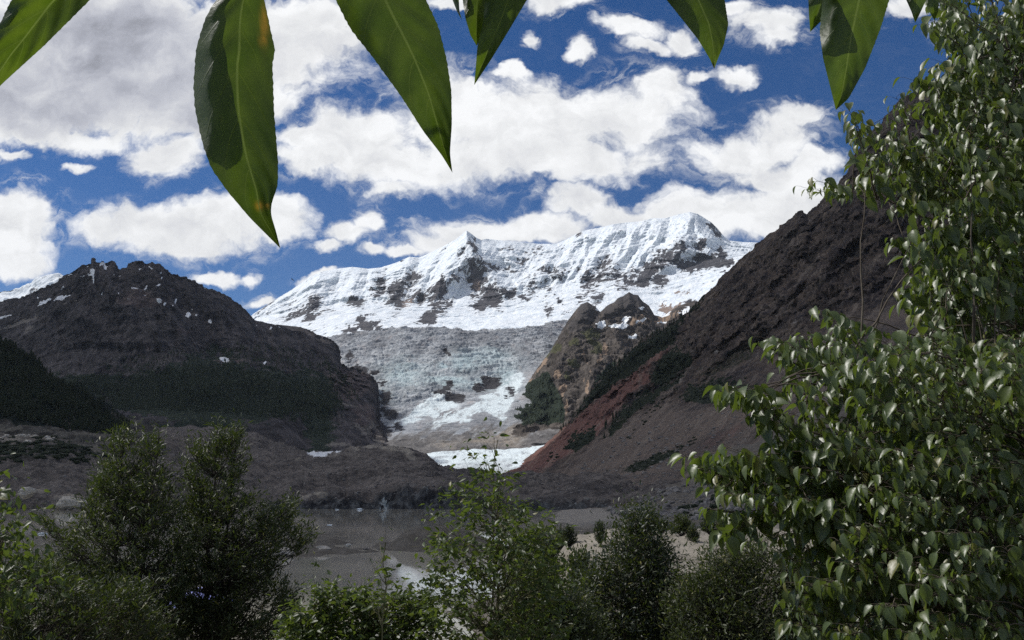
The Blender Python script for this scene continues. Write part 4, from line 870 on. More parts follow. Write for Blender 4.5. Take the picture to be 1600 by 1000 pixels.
# ---- undergrowth on the bank
nu = 60000; uy = 6 + 60 * rng.random(nu) ** 1.5; ux = uy * (rng.random(nu) * 1.5 - .72); uz = gz(ux, uy)
ok = (uz > .4) & (fbm(np.stack([ux, uy, 0 * ux], 1) / 3., 3) > -.35); ux, uy, uz = ux[ok], uy[ok], uz[ok]; nu = len(ux)
hgt_ = .9 * rng.random(nu) ** 1.5
o = leaves('undergrowth', np.stack([ux, uy, uz + hgt_], 1), rng.normal(size=(nu, 3)) * .6 + [0, 0, .7], rng.normal(size=(nu, 3)) + [0, 0, .6], (.10 + .12 * rng.random(nu)) * np.clip(uy / 14., .7, 2), 'willow', M_olv, None, width=np.full(nu, 1.6))
tag(o, 'leafy green undergrowth covering the bank between the shrubs', 'undergrowth', kind='stuff')

# ---- the big poplar on the right
def big_poplar():
    base = np.array([3.25, 4.5, float(gz(3.25, 4.5)) - .1]); inv = -base
    root = empty('poplar_tree', base)
    tag(root, 'large poplar tree with glossy hanging leaves filling the right side', 'tree')
    top = np.array([3.35, 4.9, CZ + 5.2])
    trunk = jag(bez(base, np.array([3.05, 4.6, CZ + 1.5]), top, 22), .02)
    t = Tubes(); t.add(trunk + inv, .13, .03, 9); t.build('trunk', M_twig, root)
    up_poly = [(1640,-60),(1490,-30),(1468,25),(1470,50),(1490,80),(1480,110),(1450,130),(1425,150),(1395,150),(1345,178),(1328,190),(1352,222),(1352,262),(1395,330),(1405,400),(1425,440),(1418,500),(1450,540),(1500,560),(1640,560)]
    low_poly = [(1640,520),(1480,540),(1430,555),(1395,520),(1335,512),(1300,480),(1295,500),(1312,540),(1262,535),(1215,530),(1206,552),(1245,600),(1200,610),(1150,600),(1145,620),(1188,650),(1205,690),(1165,705),(1140,690),(1088,712),(1090,745),(1128,770),(1142,830),(1190,830),(1235,872),(1262,900),(1255,950),(1265,1040),(1640,1040)]
    gap = lambda x, y: np.where(fbm(np.stack([x, y, 0 * x], 1) / 55., 3) > -.28, 1, .12)
    tu = inpoly(up_poly, 430, lambda x, y: np.clip(.4 + (x - 1380) / 240., .25, 1) * gap(x, y)); tl = inpoly(low_poly, 680, lambda x, y: np.clip(.5 + (x - 1180) / 420., .35, 1) * gap(x, y))
    tu = np.concatenate([tu, inpoly([(1640,-120),(1860,-120),(1840,540),(1640,540)], 130)]); tl = np.concatenate([tl, inpoly([(1640,540),(1840,540),(1820,1040),(1640,1040)], 130)])
    xtra_u = np.array([(1280,298),(1300,290),(1335,188),(1350,200),(1365,215),(1470,40),(1475,55),(1355,265),(1340,290)])
    xtra_l = np.array([(1098,722),(1110,735),(1120,750),(1150,612),(1165,615),(1185,625),(1212,542),(1230,548),(1305,495),(1310,510),(1320,530),(1135,800),(1250,610),(1150,755),(1175,735)])
    tips = np.concatenate([tu, xtra_u, tl, xtra_l])
    isu = np.concatenate([np.ones(len(tu) + len(xtra_u), bool), np.zeros(len(tl) + len(xtra_l), bool)])
    dep = np.where(isu, 3.3 + 1.9 * rng.random(len(tips)), 2.3 + 2.0 * rng.random(len(tips)) ** 1.2)
    edge = np.clip((tips[:, 0] - 1150) / 300., 0, 1)
    dep = np.where(isu, dep, dep * edge + (2.9 + .5 * rng.random(len(tips))) * (1 - edge))
    W = np.array([pt(x, y, d) for (x, y), d in zip(tips, dep)])
    # limbs
    seeds = []
    for i in np.argsort(tips[:, 0] + rng.random(len(tips)) * 420):
        if all(np.linalg.norm(W[i] - W[j]) > .5 for j in seeds): seeds.append(i)
        if len(seeds) >= 44: break
    limbs = []
    for j in seeds:
        e = W[j] * .86 + .14 * np.array([3.1, 4.6, W[j][2] - .25]); zt = e[2] - .35 * np.linalg.norm(e[:2] - base[:2]) - .1
        k = np.argmin(np.abs(trunk[:, 2] - zt)); a = trunk[k]
        L = np.linalg.norm(e - a); c = a * .5 + e * .5 + np.array([0, 0, .10 * L])
        p = jag(bez(a, c, e, 14), .010 * L); limbs.append(np.concatenate([p[:-1] * (1 - f_) + p[1:] * f_ for f_ in (0, .33, .66)] + [p[-1:]]) if False else np.stack([np.interp(np.linspace(3, 13, 40), np.arange(14), p[:, i_]) for i_ in range(3)], 1))
        b = Tubes(); b.add(p + inv, .005 + .004 * L, .0022, 6); b.build('branch', M_twig, root)
    SP = np.concatenate(limbs); cnt = np.zeros(len(SP)); tw = Tubes()
    LP, LA, LN, SZ = [], [], [], []
    ctr = np.array([3.2, 4.6, 0])
    for w_, u in zip(W, isu):
        k = np.argmin(np.linalg.norm(SP - w_, axis=1) + .25 * np.maximum(0, SP[:, 0] * -1 + w_[0]) + .12 * rng.random(len(SP)) + cnt); a = SP[k]; cnt[max(k - 2, 0):k + 3] += .16
        v = w_ - a; L = np.linalg.norm(v)
        outd = nrm(np.array([w_[0] - ctr[0], w_[1] - ctr[1], .25 * 3]) + rng.normal(size=3) * .5)
        if L > .03:
            p = jag(bez(a, a + v * .5 + np.array([0, 0, .08 * L]), w_, 8), .008 * L); tw.add(p + inv, .0022 + .0035 * min(L, 1), .0015, 4); outd = nrm(outd * .5 + nrm(v))
        s0 = w_ - outd * .15; end = w_ + outd * .09
        tw.add(np.stack([s0, w_, end]) + inv, .0016, .0009, 3)
        n = rng.integers(13, 21); tt = np.linspace(0, 1, n)[:, None]
        att = s0 * (1 - tt) + end * tt
        ph = np.arange(n) * 2.4 + rng.random() * 6.28
        side = np.stack([np.cos(ph), np.sin(ph), .15 + 0 * ph], 1) + outd * .35
        pet = att + side * (.022 + .022 * rng.random((n, 1)))
        for a_, b_ in zip(att, pet): tw.add(np.stack([a_, (a_ + b_) / 2 + np.array([0, 0, .004]), b_]) + inv, .0008, .0007, 3)
        rs = .75 + .6 * rng.random(); SZ.append(np.full(n, rs * min(max(w_[1] / 3.4, .66), 1.15))); LP.append(pet); LA.append(side * .45 + np.array([0, 0, -1.0]) + rng.normal(size=(n, 3)) * .33)
        LN.append(side * .75 + np.array([-.25, -.1, .55]) + rng.normal(size=(n, 3)) * .5)
    LP = np.concatenate(LP); LA = np.concatenate(LA); LN = np.concatenate(LN)
    tw.build('twigs', M_twig, root)
    leaves('foliage', LP + inv, LA, LN, .056 * np.concatenate(SZ) * (.5 + .75 * rng.random(len(LP))), 'poplar', M_pop, root, width=.85 + .35 * rng.random(len(LP)))
big_poplar()

# ---- the overhanging branch with big toothed leaves
m, q = new_mat('big_leaf'); s_ = q.attr('along'); w_ = q.attr('across'); p = q.pos()
aw = q.m('ABSOLUTE', w_)
lat = q.m('FRACT', q.m('SUBTRACT', q.m('ADD', q.m('MULTIPLY', q.m('POWER', s_, .9), 6.5), q.m('MULTIPLY', q.m('SUBTRACT', q.noise(p, 18, 2, .5), .5), .5)), q.m('MULTIPLY', q.m('POWER', aw, 1.25), 1.5)))
latv = q.mr(q.m('ABSOLUTE', q.m('SUBTRACT', lat, .5)), .0, .035, 1, 0)
midv = q.mr(aw, .015, .05, 1, 0)
vein = q.m('MAXIMUM', midv, q.m('MULTIPLY', latv, q.mr(aw, .6, 1.0, .6, 0)))
n1 = q.noise(p, 70, 6, .6); n2 = q.noise(p, 420, 4, .6)
c = q.mix(q.mr(n1, .35, .65), (0.030, 0.055, 0.012), (0.045, 0.078, 0.018)); c = q.mix(q.m('MULTIPLY', n2, .4), c, (0.02, 0.04, 0.01))
spot = q.attr('spot'); c = q.mix(spot, c, (0.34, 0.20, 0.03)); c = q.mix(q.mr(q.noise(p, 200, 3, .5), .66, .7, 0, .6), c, (0.10, 0.12, 0.02))
c = q.mix(q.m('MULTIPLY', vein, .75), c, (0.12, 0.16, 0.04))
c = q.mix(q.attr('tipc'), c, (0.16, 0.075, 0.02))
tcol = q.mix(vein, q.mix(spot, q.mix(q.mr(n1, .35, .65), (0.095, 0.160, 0.008), (0.135, 0.205, 0.014)), (.5, .3, .03)), (0.21, 0.29, 0.05))
hgt = q.m('ADD', q.m('MULTIPLY', vein, -1.0), q.m('MULTIPLY', n2, .35))
finish(q, c, .46, hgt, .0012, .6, spec=.4, trans=.44, tcol=tcol)
M_big = m
BIG = [  # left edge, right edge, distance at base, at tip, fold, spots
 ([(80,-70),(40,-20),(18,0),(5,28),(-22,80),(-50,200)], [(210,-70),(160,-20),(140,0),(68,72),(0,134),(-50,200)], .40, .40, .10, []),
 ([(362,-28),(345,-5),(334,4),(320,32),(307,75),(303,130),(305,170),(318,228),(330,262),(355,298),(390,340),(416,366),(438,388)], [(405,-28),(413,0),(418,25),(424,55),(430,78),(425,98),(428,180),(434,250),(434,290),(424,318),(423,335),(431,360),(438,388)], .34, .345, .16, [(413,38,5,26),(411,62,4,10),(405,322,5,6),(418,322,3,3)]),
 ([(490,-80),(510,-30),(525,0),(548,45),(585,92),(628,152),(662,206),(690,242),(707,270)], [(640,-80),(655,-30),(665,0),(684,40),(697,90),(705,140),(706,195),(703,240),(707,270)], .33, .35, .12, []),
 ([(702,-24),(707,0),(714,18),(722,32)], [(719,-24),(717,0),(718,18),(722,32)], .6, .6, .1, []),
 ([(720,-40),(723,0),(727,28),(735,55),(745,72)], [(772,-40),(764,0),(757,35),(750,60),(745,72)], .5, .5, .3, []),
 ([(764,-60),(758,0),(756,30),(746,72),(741,133)], [(862,-60),(823,0),(796,46),(768,92),(741,133)], .46, .46, .45, []),
 ([(1000,-70),(1042,0),(1066,30),(1091,62),(1109,92),(1116,108)], [(1118,-70),(1132,0),(1138,38),(1131,70),(1121,94),(1116,108)], .52, .52, .15, []),
 ([(1262,-50),(1263,0),(1264,25),(1266,50)], [(1325,-50),(1302,0),(1284,32),(1266,50)], .50, .50, .12, [(1292,3,4,4)]),
 ([(1296,-60),(1286,0),(1281,50),(1286,90),(1297,135),(1306,172)], [(1412,-60),(1389,0),(1375,46),(1352,106),(1326,154),(1306,172)], .46, .47, .22, []),
 ([(1400,-30),(1416,0),(1424,18),(1430,36)], [(1456,-30),(1447,0),(1438,20),(1430,36)], .62, .62, .15, []),
 ([(1438,-30),(1445,0),(1452,18),(1460,32)], [(1474,-30),(1467,0),(1466,18),(1460,32)], .64, .64, .15, [])]
def resample(pts, n):
    pts = np.array(pts, float); d = np.concatenate([[0], np.cumsum(np.linalg.norm(np.diff(pts, axis=0), axis=1))]); d /= d[-1]
    t = np.linspace(0, 1, n); o = np.stack([np.interp(t, d, pts[:, 0]), np.interp(t, d, pts[:, 1])], 1)
    for _ in range(3): o[1:-1] = .25 * o[:-2] + .5 * o[1:-1] + .25 * o[2:]
    return o
def overhang():
    twigc = np.array([pt(x, y, d) for x, y, d in [(-200,-330,.62),(100,-230,.50),(400,-190,.42),(620,-200,.42),(800,-210,.52),(1050,-230,.58),(1350,-220,.56),(1500,-200,.66),(1800,-260,.9),(2300,-420,1.6)]])
    root = empty('overhanging_branch', twigc[3]); inv = -twigc[3]
    tag(root, 'overhanging branch whose big toothed green leaves dangle along the top edge', 'branch')
    tk = Tubes(); tk.add(twigc + inv, .003, .006, 7); tk.build('twig', M_twig, root)
    for bi, (L_, R_, d0, d1, fold, spots) in enumerate(BIG):
        crl = .021 if bi in (1, 8) else .008
        n, k = 90, 8
        Lp, Rp = resample(L_, n), resample(R_, n)
        M_ = (Lp + Rp) / 2; M_ = M_ * .9 + .1 * Rp
        s = np.linspace(0, 1, n)
        V = []; al = []; ac = []; sp = []; tc = []
        wid = np.linalg.norm(Rp - Lp, axis=1)
        tooth = np.abs((s * 34) % 1 - .25) * 1.6
        for i in range(n):
            D = d0 + (d1 - d0) * s[i]
            for j in range(-k, k + 1):
                u = j / k; e = Rp[i] if u > 0 else Lp[i]
                x, y = M_[i] + (e - M_[i]) * abs(u) * (1 + (.022 * tooth[i] * min(wid[i] / 100, 1) if abs(j) == k else 0))
                lat_ = math.sin((s[i] ** .9 * 6.5 - abs(u) ** 1.25 * 1.5) * 2 * math.pi) * .00045 * (abs(u) * (1.2 - abs(u)) * 4) * min(wid[i] / 100, 1)
                dep = D + .24 * u * wid[i] / F * D - fold * (abs(u) ** 1.3) * wid[i] / F * D * .9 + .004 * math.sin(s[i] * 5 + d0 * 40) * abs(u) + lat_ + .012 * (s[i] - .4) ** 2 + (crl * max(0, (-u - .55) / .45) ** 1.6 * math.exp(-((s[i] - .36) / .2) ** 2) if u < 0 else 0)
                V.append(pt(x, y, dep)); al.append(s[i]); ac.append(u); tc.append(max(0, (s[i] - .955) / .045)); sp.append(max([0] + [math.exp(-((x - a) / c_) ** 2 - ((y - b) / e_) ** 2) for a, b, c_, e_ in spots]))
        V = np.array(V)
        o = mesh_np('leaf', V + inv, [gridfaces(n, 2 * k + 1)], M_big, root, attrs=dict(along=al, across=ac, spot=np.clip(np.array(sp) * 1.3, 0, 1), tipc=tc))
        b0 = V[k] if False else V[k]; kk = np.argmin(np.linalg.norm(twigc - b0, axis=1)); seg = np.linspace(0, 1, 60)[:, None]
        tp = np.concatenate([twigc[i] * (1 - seg) + twigc[i + 1] * seg for i in range(len(twigc) - 1)]); a0 = tp[np.argmin(np.linalg.norm(tp - b0, axis=1))]
        pe = Tubes(); pe.add(bez(a0, (a0 + b0) / 2 + np.array([0, .01, .01]), b0, 8) + inv, .0011, .0008, 6); pe.build('leaf_stalk', M_green, root)
    # unseen leaves added to the twig, above the frame, to cast shade below
    r_ = np.random.default_rng(5); n, k = 26, 4
    for i in range(34):
        a = tp[r_.integers(40, len(tp) - 130)] + np.array([r_.normal() * .03, r_.normal() * .05, .0]); L = .09 + .05 * r_.random()
        ax = nrm(np.array([r_.normal() * .7, r_.normal() * .7, -.15 + .5 * r_.normal()])); nn = nrm(np.cross(ax, r_.normal(size=3))); sd_ = np.cross(ax, nn)
        s = np.linspace(0, 1, n); hw = .21 * np.sin(np.pi * s ** .75) ** .8 * L
        V = np.array([a + ax * L * s[q_] + sd_ * hw[q_] * j / k + nn * (abs(j / k) * hw[q_] * .5 - .25 * L * s[q_] ** 2) for q_ in range(n) for j in range(-k, k + 1)])
        rel = a + ax * L * .5 - pt(380, 215, .342); sdv = np.array(sd); perp = rel - sdv * (rel @ sdv)
        if rel @ sdv > 0 and np.linalg.norm(perp) < .075: continue
        pp = project(V)
        if (pp[1] > -14).any() and ((pp[0] > -60) & (pp[0] < 1660)).any(): continue
        mesh_np('leaf', V + inv, [gridfaces(n, 2 * k + 1)], M_big, root, attrs=dict(along=np.repeat(s, 2 * k + 1), across=np.tile(np.arange(-k, k + 1) / k, n)))
overhang_root = overhang()

# ================================================================== SMALLER THINGS
# ---- conifers
def conifer_template(tiers=5, k=6, seed=0):
    r_ = np.random.default_rng(seed); V = [(0, 0, 0), (0, 0, 1.0)]; F = []
    for t in range(tiers):
        z0 = .10 + .80 * t / tiers; z1 = min(z0 + .34, 1.0); rr = .21 * (1 - t / tiers) ** .8 + .02
        b = len(V); an = np.linspace(0, 2 * np.pi, k, endpoint=False) + t
        for a in an: q_ = rr * (.7 + .6 * r_.random()); V.append((q_ * math.cos(a), q_ * math.sin(a), z0 + .05 * r_.random()))
        V.append((0, 0, z1))
        for i in range(k): F.append((b + i, b + (i + 1) % k, b + k))
    b = len(V)
    for a in range(3): V.append((.025 * math.cos(a * 2.1), .025 * math.sin(a * 2.1), -.05))
    F += [(b, b + 1, 1), (b + 1, b + 2, 1), (b + 2, b, 1)]
    return np.array(V), np.array(F)
m, q = new_mat('conifer_needles'); n = q.noise(q.pos(), .25, 5, .6)
finish(q, q.mix(n, (0.012, 0.018, 0.011), (0.034, 0.043, 0.022)), .9, spec=.15); M_con = m
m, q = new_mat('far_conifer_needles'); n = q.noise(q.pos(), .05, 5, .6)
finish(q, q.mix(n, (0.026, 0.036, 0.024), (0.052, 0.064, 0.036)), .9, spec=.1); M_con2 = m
protos = [mesh_np('conifer_tree', V * [14, 14, 14], [Fc], M_con, smooth=False).data for V, Fc in (conifer_template(5, 6, 1), conifer_template(6, 5, 2), conifer_template(4, 6, 3))]
for o in [o for o in col.objects if o.name.startswith('conifer_tree')]: bpy.data.objects.remove(o)
def pick(sh, poly, n, f=0.0):
    P, X, Y, nr, nc, rd = SHEETS[sh]
    idx = np.arange(len(P)); ok = (idx < (rd + 1) * nc) & (idx > 30 * nc) & (polydist(X, Y, poly) + 7 * fbm(np.stack([X, Y, 0 * X], 1) / 14., 3) > f); c = idx[ok]
    return P[rng.choice(c, min(n, len(c)), replace=False)]
edge = [(888,660),(896,648),(904,638),(912,624),(920,614),(928,603),(938,590),(944,584),(950,579),(957,573),(963,568),(969,563),(976,558),(983,551),(990,545),(996,540),(1002,534),(1008,529),(1014,525),(1020,521),(1026,518),(1033,515),(1040,511),(1046,508),(1052,505),(1058,502),(1066,497),(1074,490),(1080,485)]
Q = [surf('dark_mountain', x + rng.normal() * 2, y + 3) for x, y in edge]
Q += list(pick('dark_mountain', [(890,664),(905,640),(940,588),(990,544),(1040,510),(1080,486),(1100,470),(1070,505),(1050,535),(1010,566),(975,590),(930,618),(905,645)], 120))
Q += list(pick('dark_mountain', [(940,666),(985,632),(1000,640),(970,664),(945,690)], 18)) + [surf('dark_mountain', x, y) for x, y in ((876,672),(880,668),(884,666),(878,674))]
for i, p_ in enumerate(Q):
    o = bpy.data.objects.new('conifer_tree', protos[i % 3]); col.objects.link(o)
    sc_ = .8 + .6 * rng.random(); o.location = p_ + np.array([0, 0, -1.5]); o.scale = (sc_ * .9, sc_ * .9, sc_ * (1 + .3 * rng.random())); o.rotation_euler[2] = rng.random() * 6
    tag(o, 'tiny dark conifer on the steep edge above the red scree chute', 'conifer', 'conifers above the red scree chute')
def mass(name, label, pts, sizes, tmpl, mat, cat, squash=1.0, smooth=False):
    V, Fc = tmpl; n = len(pts); an = rng.random(n) * 6.28
    c, s_ = np.cos(an)[:, None], np.sin(an)[:, None]
    W = np.stack([V[None, :, 0] * c - V[None, :, 1] * s_, V[None, :, 0] * s_ + V[None, :, 1] * c, np.repeat(V[None, :, 2] * squash, n, 0)], -1) * sizes[:, None, None] + pts[:, None]
    o = mesh_np(name, W.reshape(-1, 3), [(Fc[None] + (np.arange(n) * len(V))[:, None, None]).reshape(-1, 3)], mat, smooth=smooth)
    return tag(o, label, cat, kind='stuff')
pts = pick('forested_hill', [(-60,500),(0,532),(60,566),(120,606),(165,636),(200,664),(190,680),(-60,690)], 3000)
mass('forest', 'black conifer forest covering the near hill', pts + [0, 0, -1], 9 + 6 * rng.random(len(pts)), conifer_template(3, 5, 5), M_con, 'forest')
pts = np.concatenate([pick('brown_mountain', [(60,600),(130,585),(200,590),(300,575),(360,572),(440,600),(520,600),(540,640),(480,652),(430,655),(340,664),(220,652),(120,630)], 5200), pick('brown_mountain', [(180,560),(300,545),(420,540),(520,560),(560,620),(500,690),(440,650),(200,640)], 1500)])
mass('forest', 'dark conifer forest spread over the lower slope of the brown mountain', pts + [0, 0, -2], 9 + 9 * rng.random(len(pts)), conifer_template(3, 5, 8), M_con2, 'forest')
pts = pick('rock_spur', [(792,660),(800,634),(820,608),(845,586),(856,584),(866,600),(878,624),(882,645),(876,656),(850,660),(820,666)], 650)
mass('forest', 'dark green conifer forest on the foot of the brown spur', pts + [0, 0, -2], 8 + 8 * rng.random(len(pts)), conifer_template(3, 5, 6), M_con2, 'forest')
# ---- bushes on the scree, rubble
def rock_template(seed, sub=0):
    r_ = np.random.default_rng(seed); t = (1 + 5 ** .5) / 2
    V = np.array([(-1,t,0),(1,t,0),(-1,-t,0),(1,-t,0),(0,-1,t),(0,1,t),(0,-1,-t),(0,1,-t),(t,0,-1),(t,0,1),(-t,0,-1),(-t,0,1)], float) / 1.9
    Fc = [(0,11,5),(0,5,1),(0,1,7),(0,7,10),(0,10,11),(1,5,9),(5,11,4),(11,10,2),(10,7,6),(7,1,8),(3,9,4),(3,4,2),(3,2,6),(3,6,8),(3,8,9),(4,9,5),(2,4,11),(6,2,10),(8,6,7),(9,8,1)]
    for _ in range(sub):
        V = list(map(tuple, V)); mid = {}; F2 = []
        def md(a, b):
            k_ = (min(a, b), max(a, b))
            if k_ not in mid: mid[k_] = len(V); V.append(tuple((np.array(V[a]) + np.array(V[b])) / 2))
            return mid[k_]
        for a, b, c in Fc:
            ab, bc, ca_ = md(a, b), md(b, c), md(c, a); F2 += [(a, ab, ca_), (b, bc, ab), (c, ca_, bc), (ab, bc, ca_)]
        Fc = F2; V = np.array(V); V = V / (.45 + .55 * np.linalg.norm(V, axis=1, keepdims=True))
    V = V * (1 + .45 * fbm(V * .9 + seed * 7.7, 4)[:, None]) * np.array([1.1, .9, .72])
    return V, np.array(Fc)
def stone_mat(name, c1, c2, s):
    m, q = new_mat(name); p = q.pos(); n = q.noise(p, s, 8, .65); b = q.noise(p, s * 6, 6, .7)
    c = q.mix(q.mr(n, .35, .65), c1, c2); c = q.mix(q.mr(b, .5, .75, 0, .6), c, tuple(x * .5 for x in c1))
    finish(q, c, .9, q.m('ADD', n, q.m('MULTIPLY', b, .5)), .25 / s, .7, spec=.2); return m
M_rub = stone_mat('rubble_stone', (0.11, 0.10, 0.095), (0.24, 0.225, 0.21), .15)
M_pale = stone_mat('pale_stone', (0.34, 0.31, 0.26), (0.52, 0.48, 0.42), .4)
M_palewarm = stone_mat('pale_granite', (0.40, 0.38, 0.34), (0.62, 0.60, 0.55), 1.5)
gm = (polydist(gx_, gy_, [(985,742),(1060,735),(1150,740),(1400,730),(1400,850),(1120,850),(1040,830),(990,815),(950,800)]) > 0) & (_gk[:, 1] > 120) & (_gk[:, 1] < 620)
c = np.nonzero(gm)[0]; pts = _gk[rng.choice(c, min(1700, len(c)), replace=False)]
mass('rubble', 'grey boulder rubble at the foot of the dark mountain', pts, (.5 + 2.0 * rng.random(len(pts)) ** 3) * np.clip(pts[:, 1] / 330., .35, 1.4), rock_template(3), M_rub, 'rubble')
pts = pick('dark_mountain', [(800,758),(900,735),(960,690),(1060,650),(1200,640),(1400,560),(1400,790),(900,770)], 1500)
mass('scree_stones', 'scattered stones lying on the brown scree slope', pts, (.5 + 2.2 * rng.random(len(pts)) ** 4) * pts[:, 1] / 800., rock_template(4), M_rub, 'scree')
pts = pick('moraine', [(-40,655),(60,650),(110,662),(160,675),(150,690),(60,690),(-40,690)], 260)
mass('rubble', 'pale boulders scattered over the bushy slope below the black hill', pts, (1.5 + 4.0 * rng.random(len(pts)) ** 2), rock_template(5), M_pale, 'rubble')
pts = pick('moraine', [(-40,740),(300,720),(600,712),(720,750),(900,755),(900,785),(-40,785)], 1400)
mass('moraine_stones', 'small stones strewn over the dark moraine', pts, (.5 + 1.6 * rng.random(len(pts)) ** 4) * pts[:, 1] / 900., rock_template(6), M_rub, 'stones')
bt = rock_template(9, 1)
pts = np.concatenate([pick('moraine', [(-40,690),(0,688),(120,690),(190,715),(120,720),(60,715),(-40,730)], 420), pick('moraine', [(-40,650),(100,660),(200,672),(230,700),(120,690),(-40,690)], 160)])
mass('bushes', 'low dark bushes covering the slope left of the moraine', pts, 2.5 + 4 * rng.random(len(pts)), bt, M_con, 'bushes', .8)
pts = np.concatenate([pick('dark_mountain', pg, k_) for pg, k_ in (([(965,742),(1000,718),(1040,705),(1085,688),(1060,712),(1010,735)], 90), ([(1065,628),(1080,605),(1120,590),(1190,598),(1150,628)], 120), ([(880,702),(905,676),(932,670),(925,692),(900,708)], 70), ([(985,685),(1020,625),(1075,580),(1060,605)], 60), ([(1010,598),(1042,556),(1090,560),(1030,605)], 80), ([(830,742),(870,705),(900,690),(860,730)], 30))])
mass('bushes', 'dark bushes growing in patches on the scree slope', pts, (1.2 + 2.6 * rng.random(len(pts))) * pts[:, 1] / 1200., bt, M_con, 'bushes', .8)
gm = (polydist(gx_, gy_, [(1080,750),(1200,745),(1400,740),(1400,830),(1150,835),(1050,820)]) > 0) & (_gk[:, 1] > 120) & (_gk[:, 1] < 620)
c = np.nonzero(gm)[0]; pts = _gk[rng.choice(c, min(160, len(c)), replace=False)]
mass('bushes', 'dark bushes among the grey boulder rubble', pts, (1.2 + 1.6 * rng.random(len(pts))) * pts[:, 1] / 330., bt, M_con, 'bushes', .9)

# ---- single boulders, ice and other things
def boulder(label, px, py, D, wpx, mat, seed, ground=None, flat=1.0, name='boulder', cat='boulder'):
    V, Fc = rock_template(seed, 3)
    V = V * (1 + .10 * fbm(V * 4 + seed, 4)[:, None]); r = wpx / F * D / 2 / V[:, 0].max()
    c_ = pt(px, py, D); V = V * r * np.array([1, 1, flat])
    o = mesh_np(name, V, [Fc], mat); o.location = c_ if ground is None else (c_[0], c_[1], ground + V[:, 2].max() * .45)
    return tag(o, label, cat)
boulder('large pale outcrop on the far left shore beside the dark bushes', 42, 770, 655, 30, M_pale, 11)
boulder('low pale stone heap at the waterline left of the dark willows', 112, 786, 668, 44, M_pale, 12, flat=.7)
boulder('rounded pale boulder with greenish top on the shingle bar in the lake', 505, 858, 195, 30, M_pale, 13, flat=.6)
boulder('long flat pale boulder at the near end of the shingle bar', 438, 864, 185, 46, M_pale, 14, flat=.45)
boulder('small pointed white stone at the tip of the shingle bar', 544, 852, 215, 11, M_palewarm, 15, ground=.3)
boulder('small dark stone low in the water beyond the shingle bar', 572, 857, 205, 12, M_rub, 16, ground=.0, flat=.5)
boulder('grey block on the moraine just below the red scree chute', 856, 750, 860, 14, M_rub, 17)
boulder('smaller grey block left of the one below the red scree chute', 836, 758, 800, 11, M_rub, 18)
boulder('white sunlit boulder showing through the lowest willow shrub', 74, 990, 10.0, 46, M_palewarm, 19)
boulder('grey rounded rock at the right end of the pale sand ridge', 1098, 838, 118, 60, M_rub, 20, flat=.7)
m, q = new_mat('floe_ice'); finish(q, q.mix(q.noise(q.pos(), 2, 4, .6), (.62, .68, .70), (.82, .86, .88)), .35, spec=.4); M_floe = m
boulder('small grey white ice floe drifting near the left shore', 67, 834, 282, 15, M_floe, 21, ground=-.05, flat=.3, name='ice_floe', cat='ice floe')
boulder('tiny flat ice floe alone in the middle of the lake', 515, 820, 360, 9, M_floe, 22, ground=-.1, flat=.25, name='ice_floe', cat='ice floe')
boulder('white ice lump floating against the black ice cliff', 527, 794, 680, 7, M_floe, 23, ground=-.1, flat=.5, name='ice_floe', cat='ice floe')
boulder('double topped white ice lump by the ice cliff, the larger of the two', 562, 794, 682, 11, M_floe, 24, ground=-.1, flat=.5, name='ice_floe', cat='ice floe')
# blue plastic sheet lying over stones
n_ = 26; gu, gv = np.meshgrid(np.linspace(-1, 1, n_), np.linspace(-1, 1, n_)); gu = gu.ravel(); gv = gv.ravel()
hh = .34 * np.exp(-(gu ** 2 * 1.2 + gv ** 2 * 1.6)) + .10 * ridged(np.stack([gu * 1.6, gv * 1.6, 0 * gu], 1), 3)
m, q = new_mat('blue_plastic'); finish(q, q.mix(q.noise(q.pos(), 6, 4, .6), (.16, .17, .50), (.30, .32, .66)), .35, spec=.5)
b0 = pt(310, 927, 20); o = mesh_np('plastic_sheet', np.stack([gu * .55, gv * .9, hh - .25], 1), [gridfaces(n_, n_)], m); o.location = b0
tag(o, 'crumpled blue plastic sheet glimpsed through a gap in the dark willow', 'plastic sheet')
so_ = o.modifiers.new('thickness', 'SOLIDIFY'); so_.thickness = .004
boulder('grey stone pile holding up the blue plastic sheet', 310, 945, 20.2, 80, M_rub, 27, name='stone_heap', cat='stone heap')
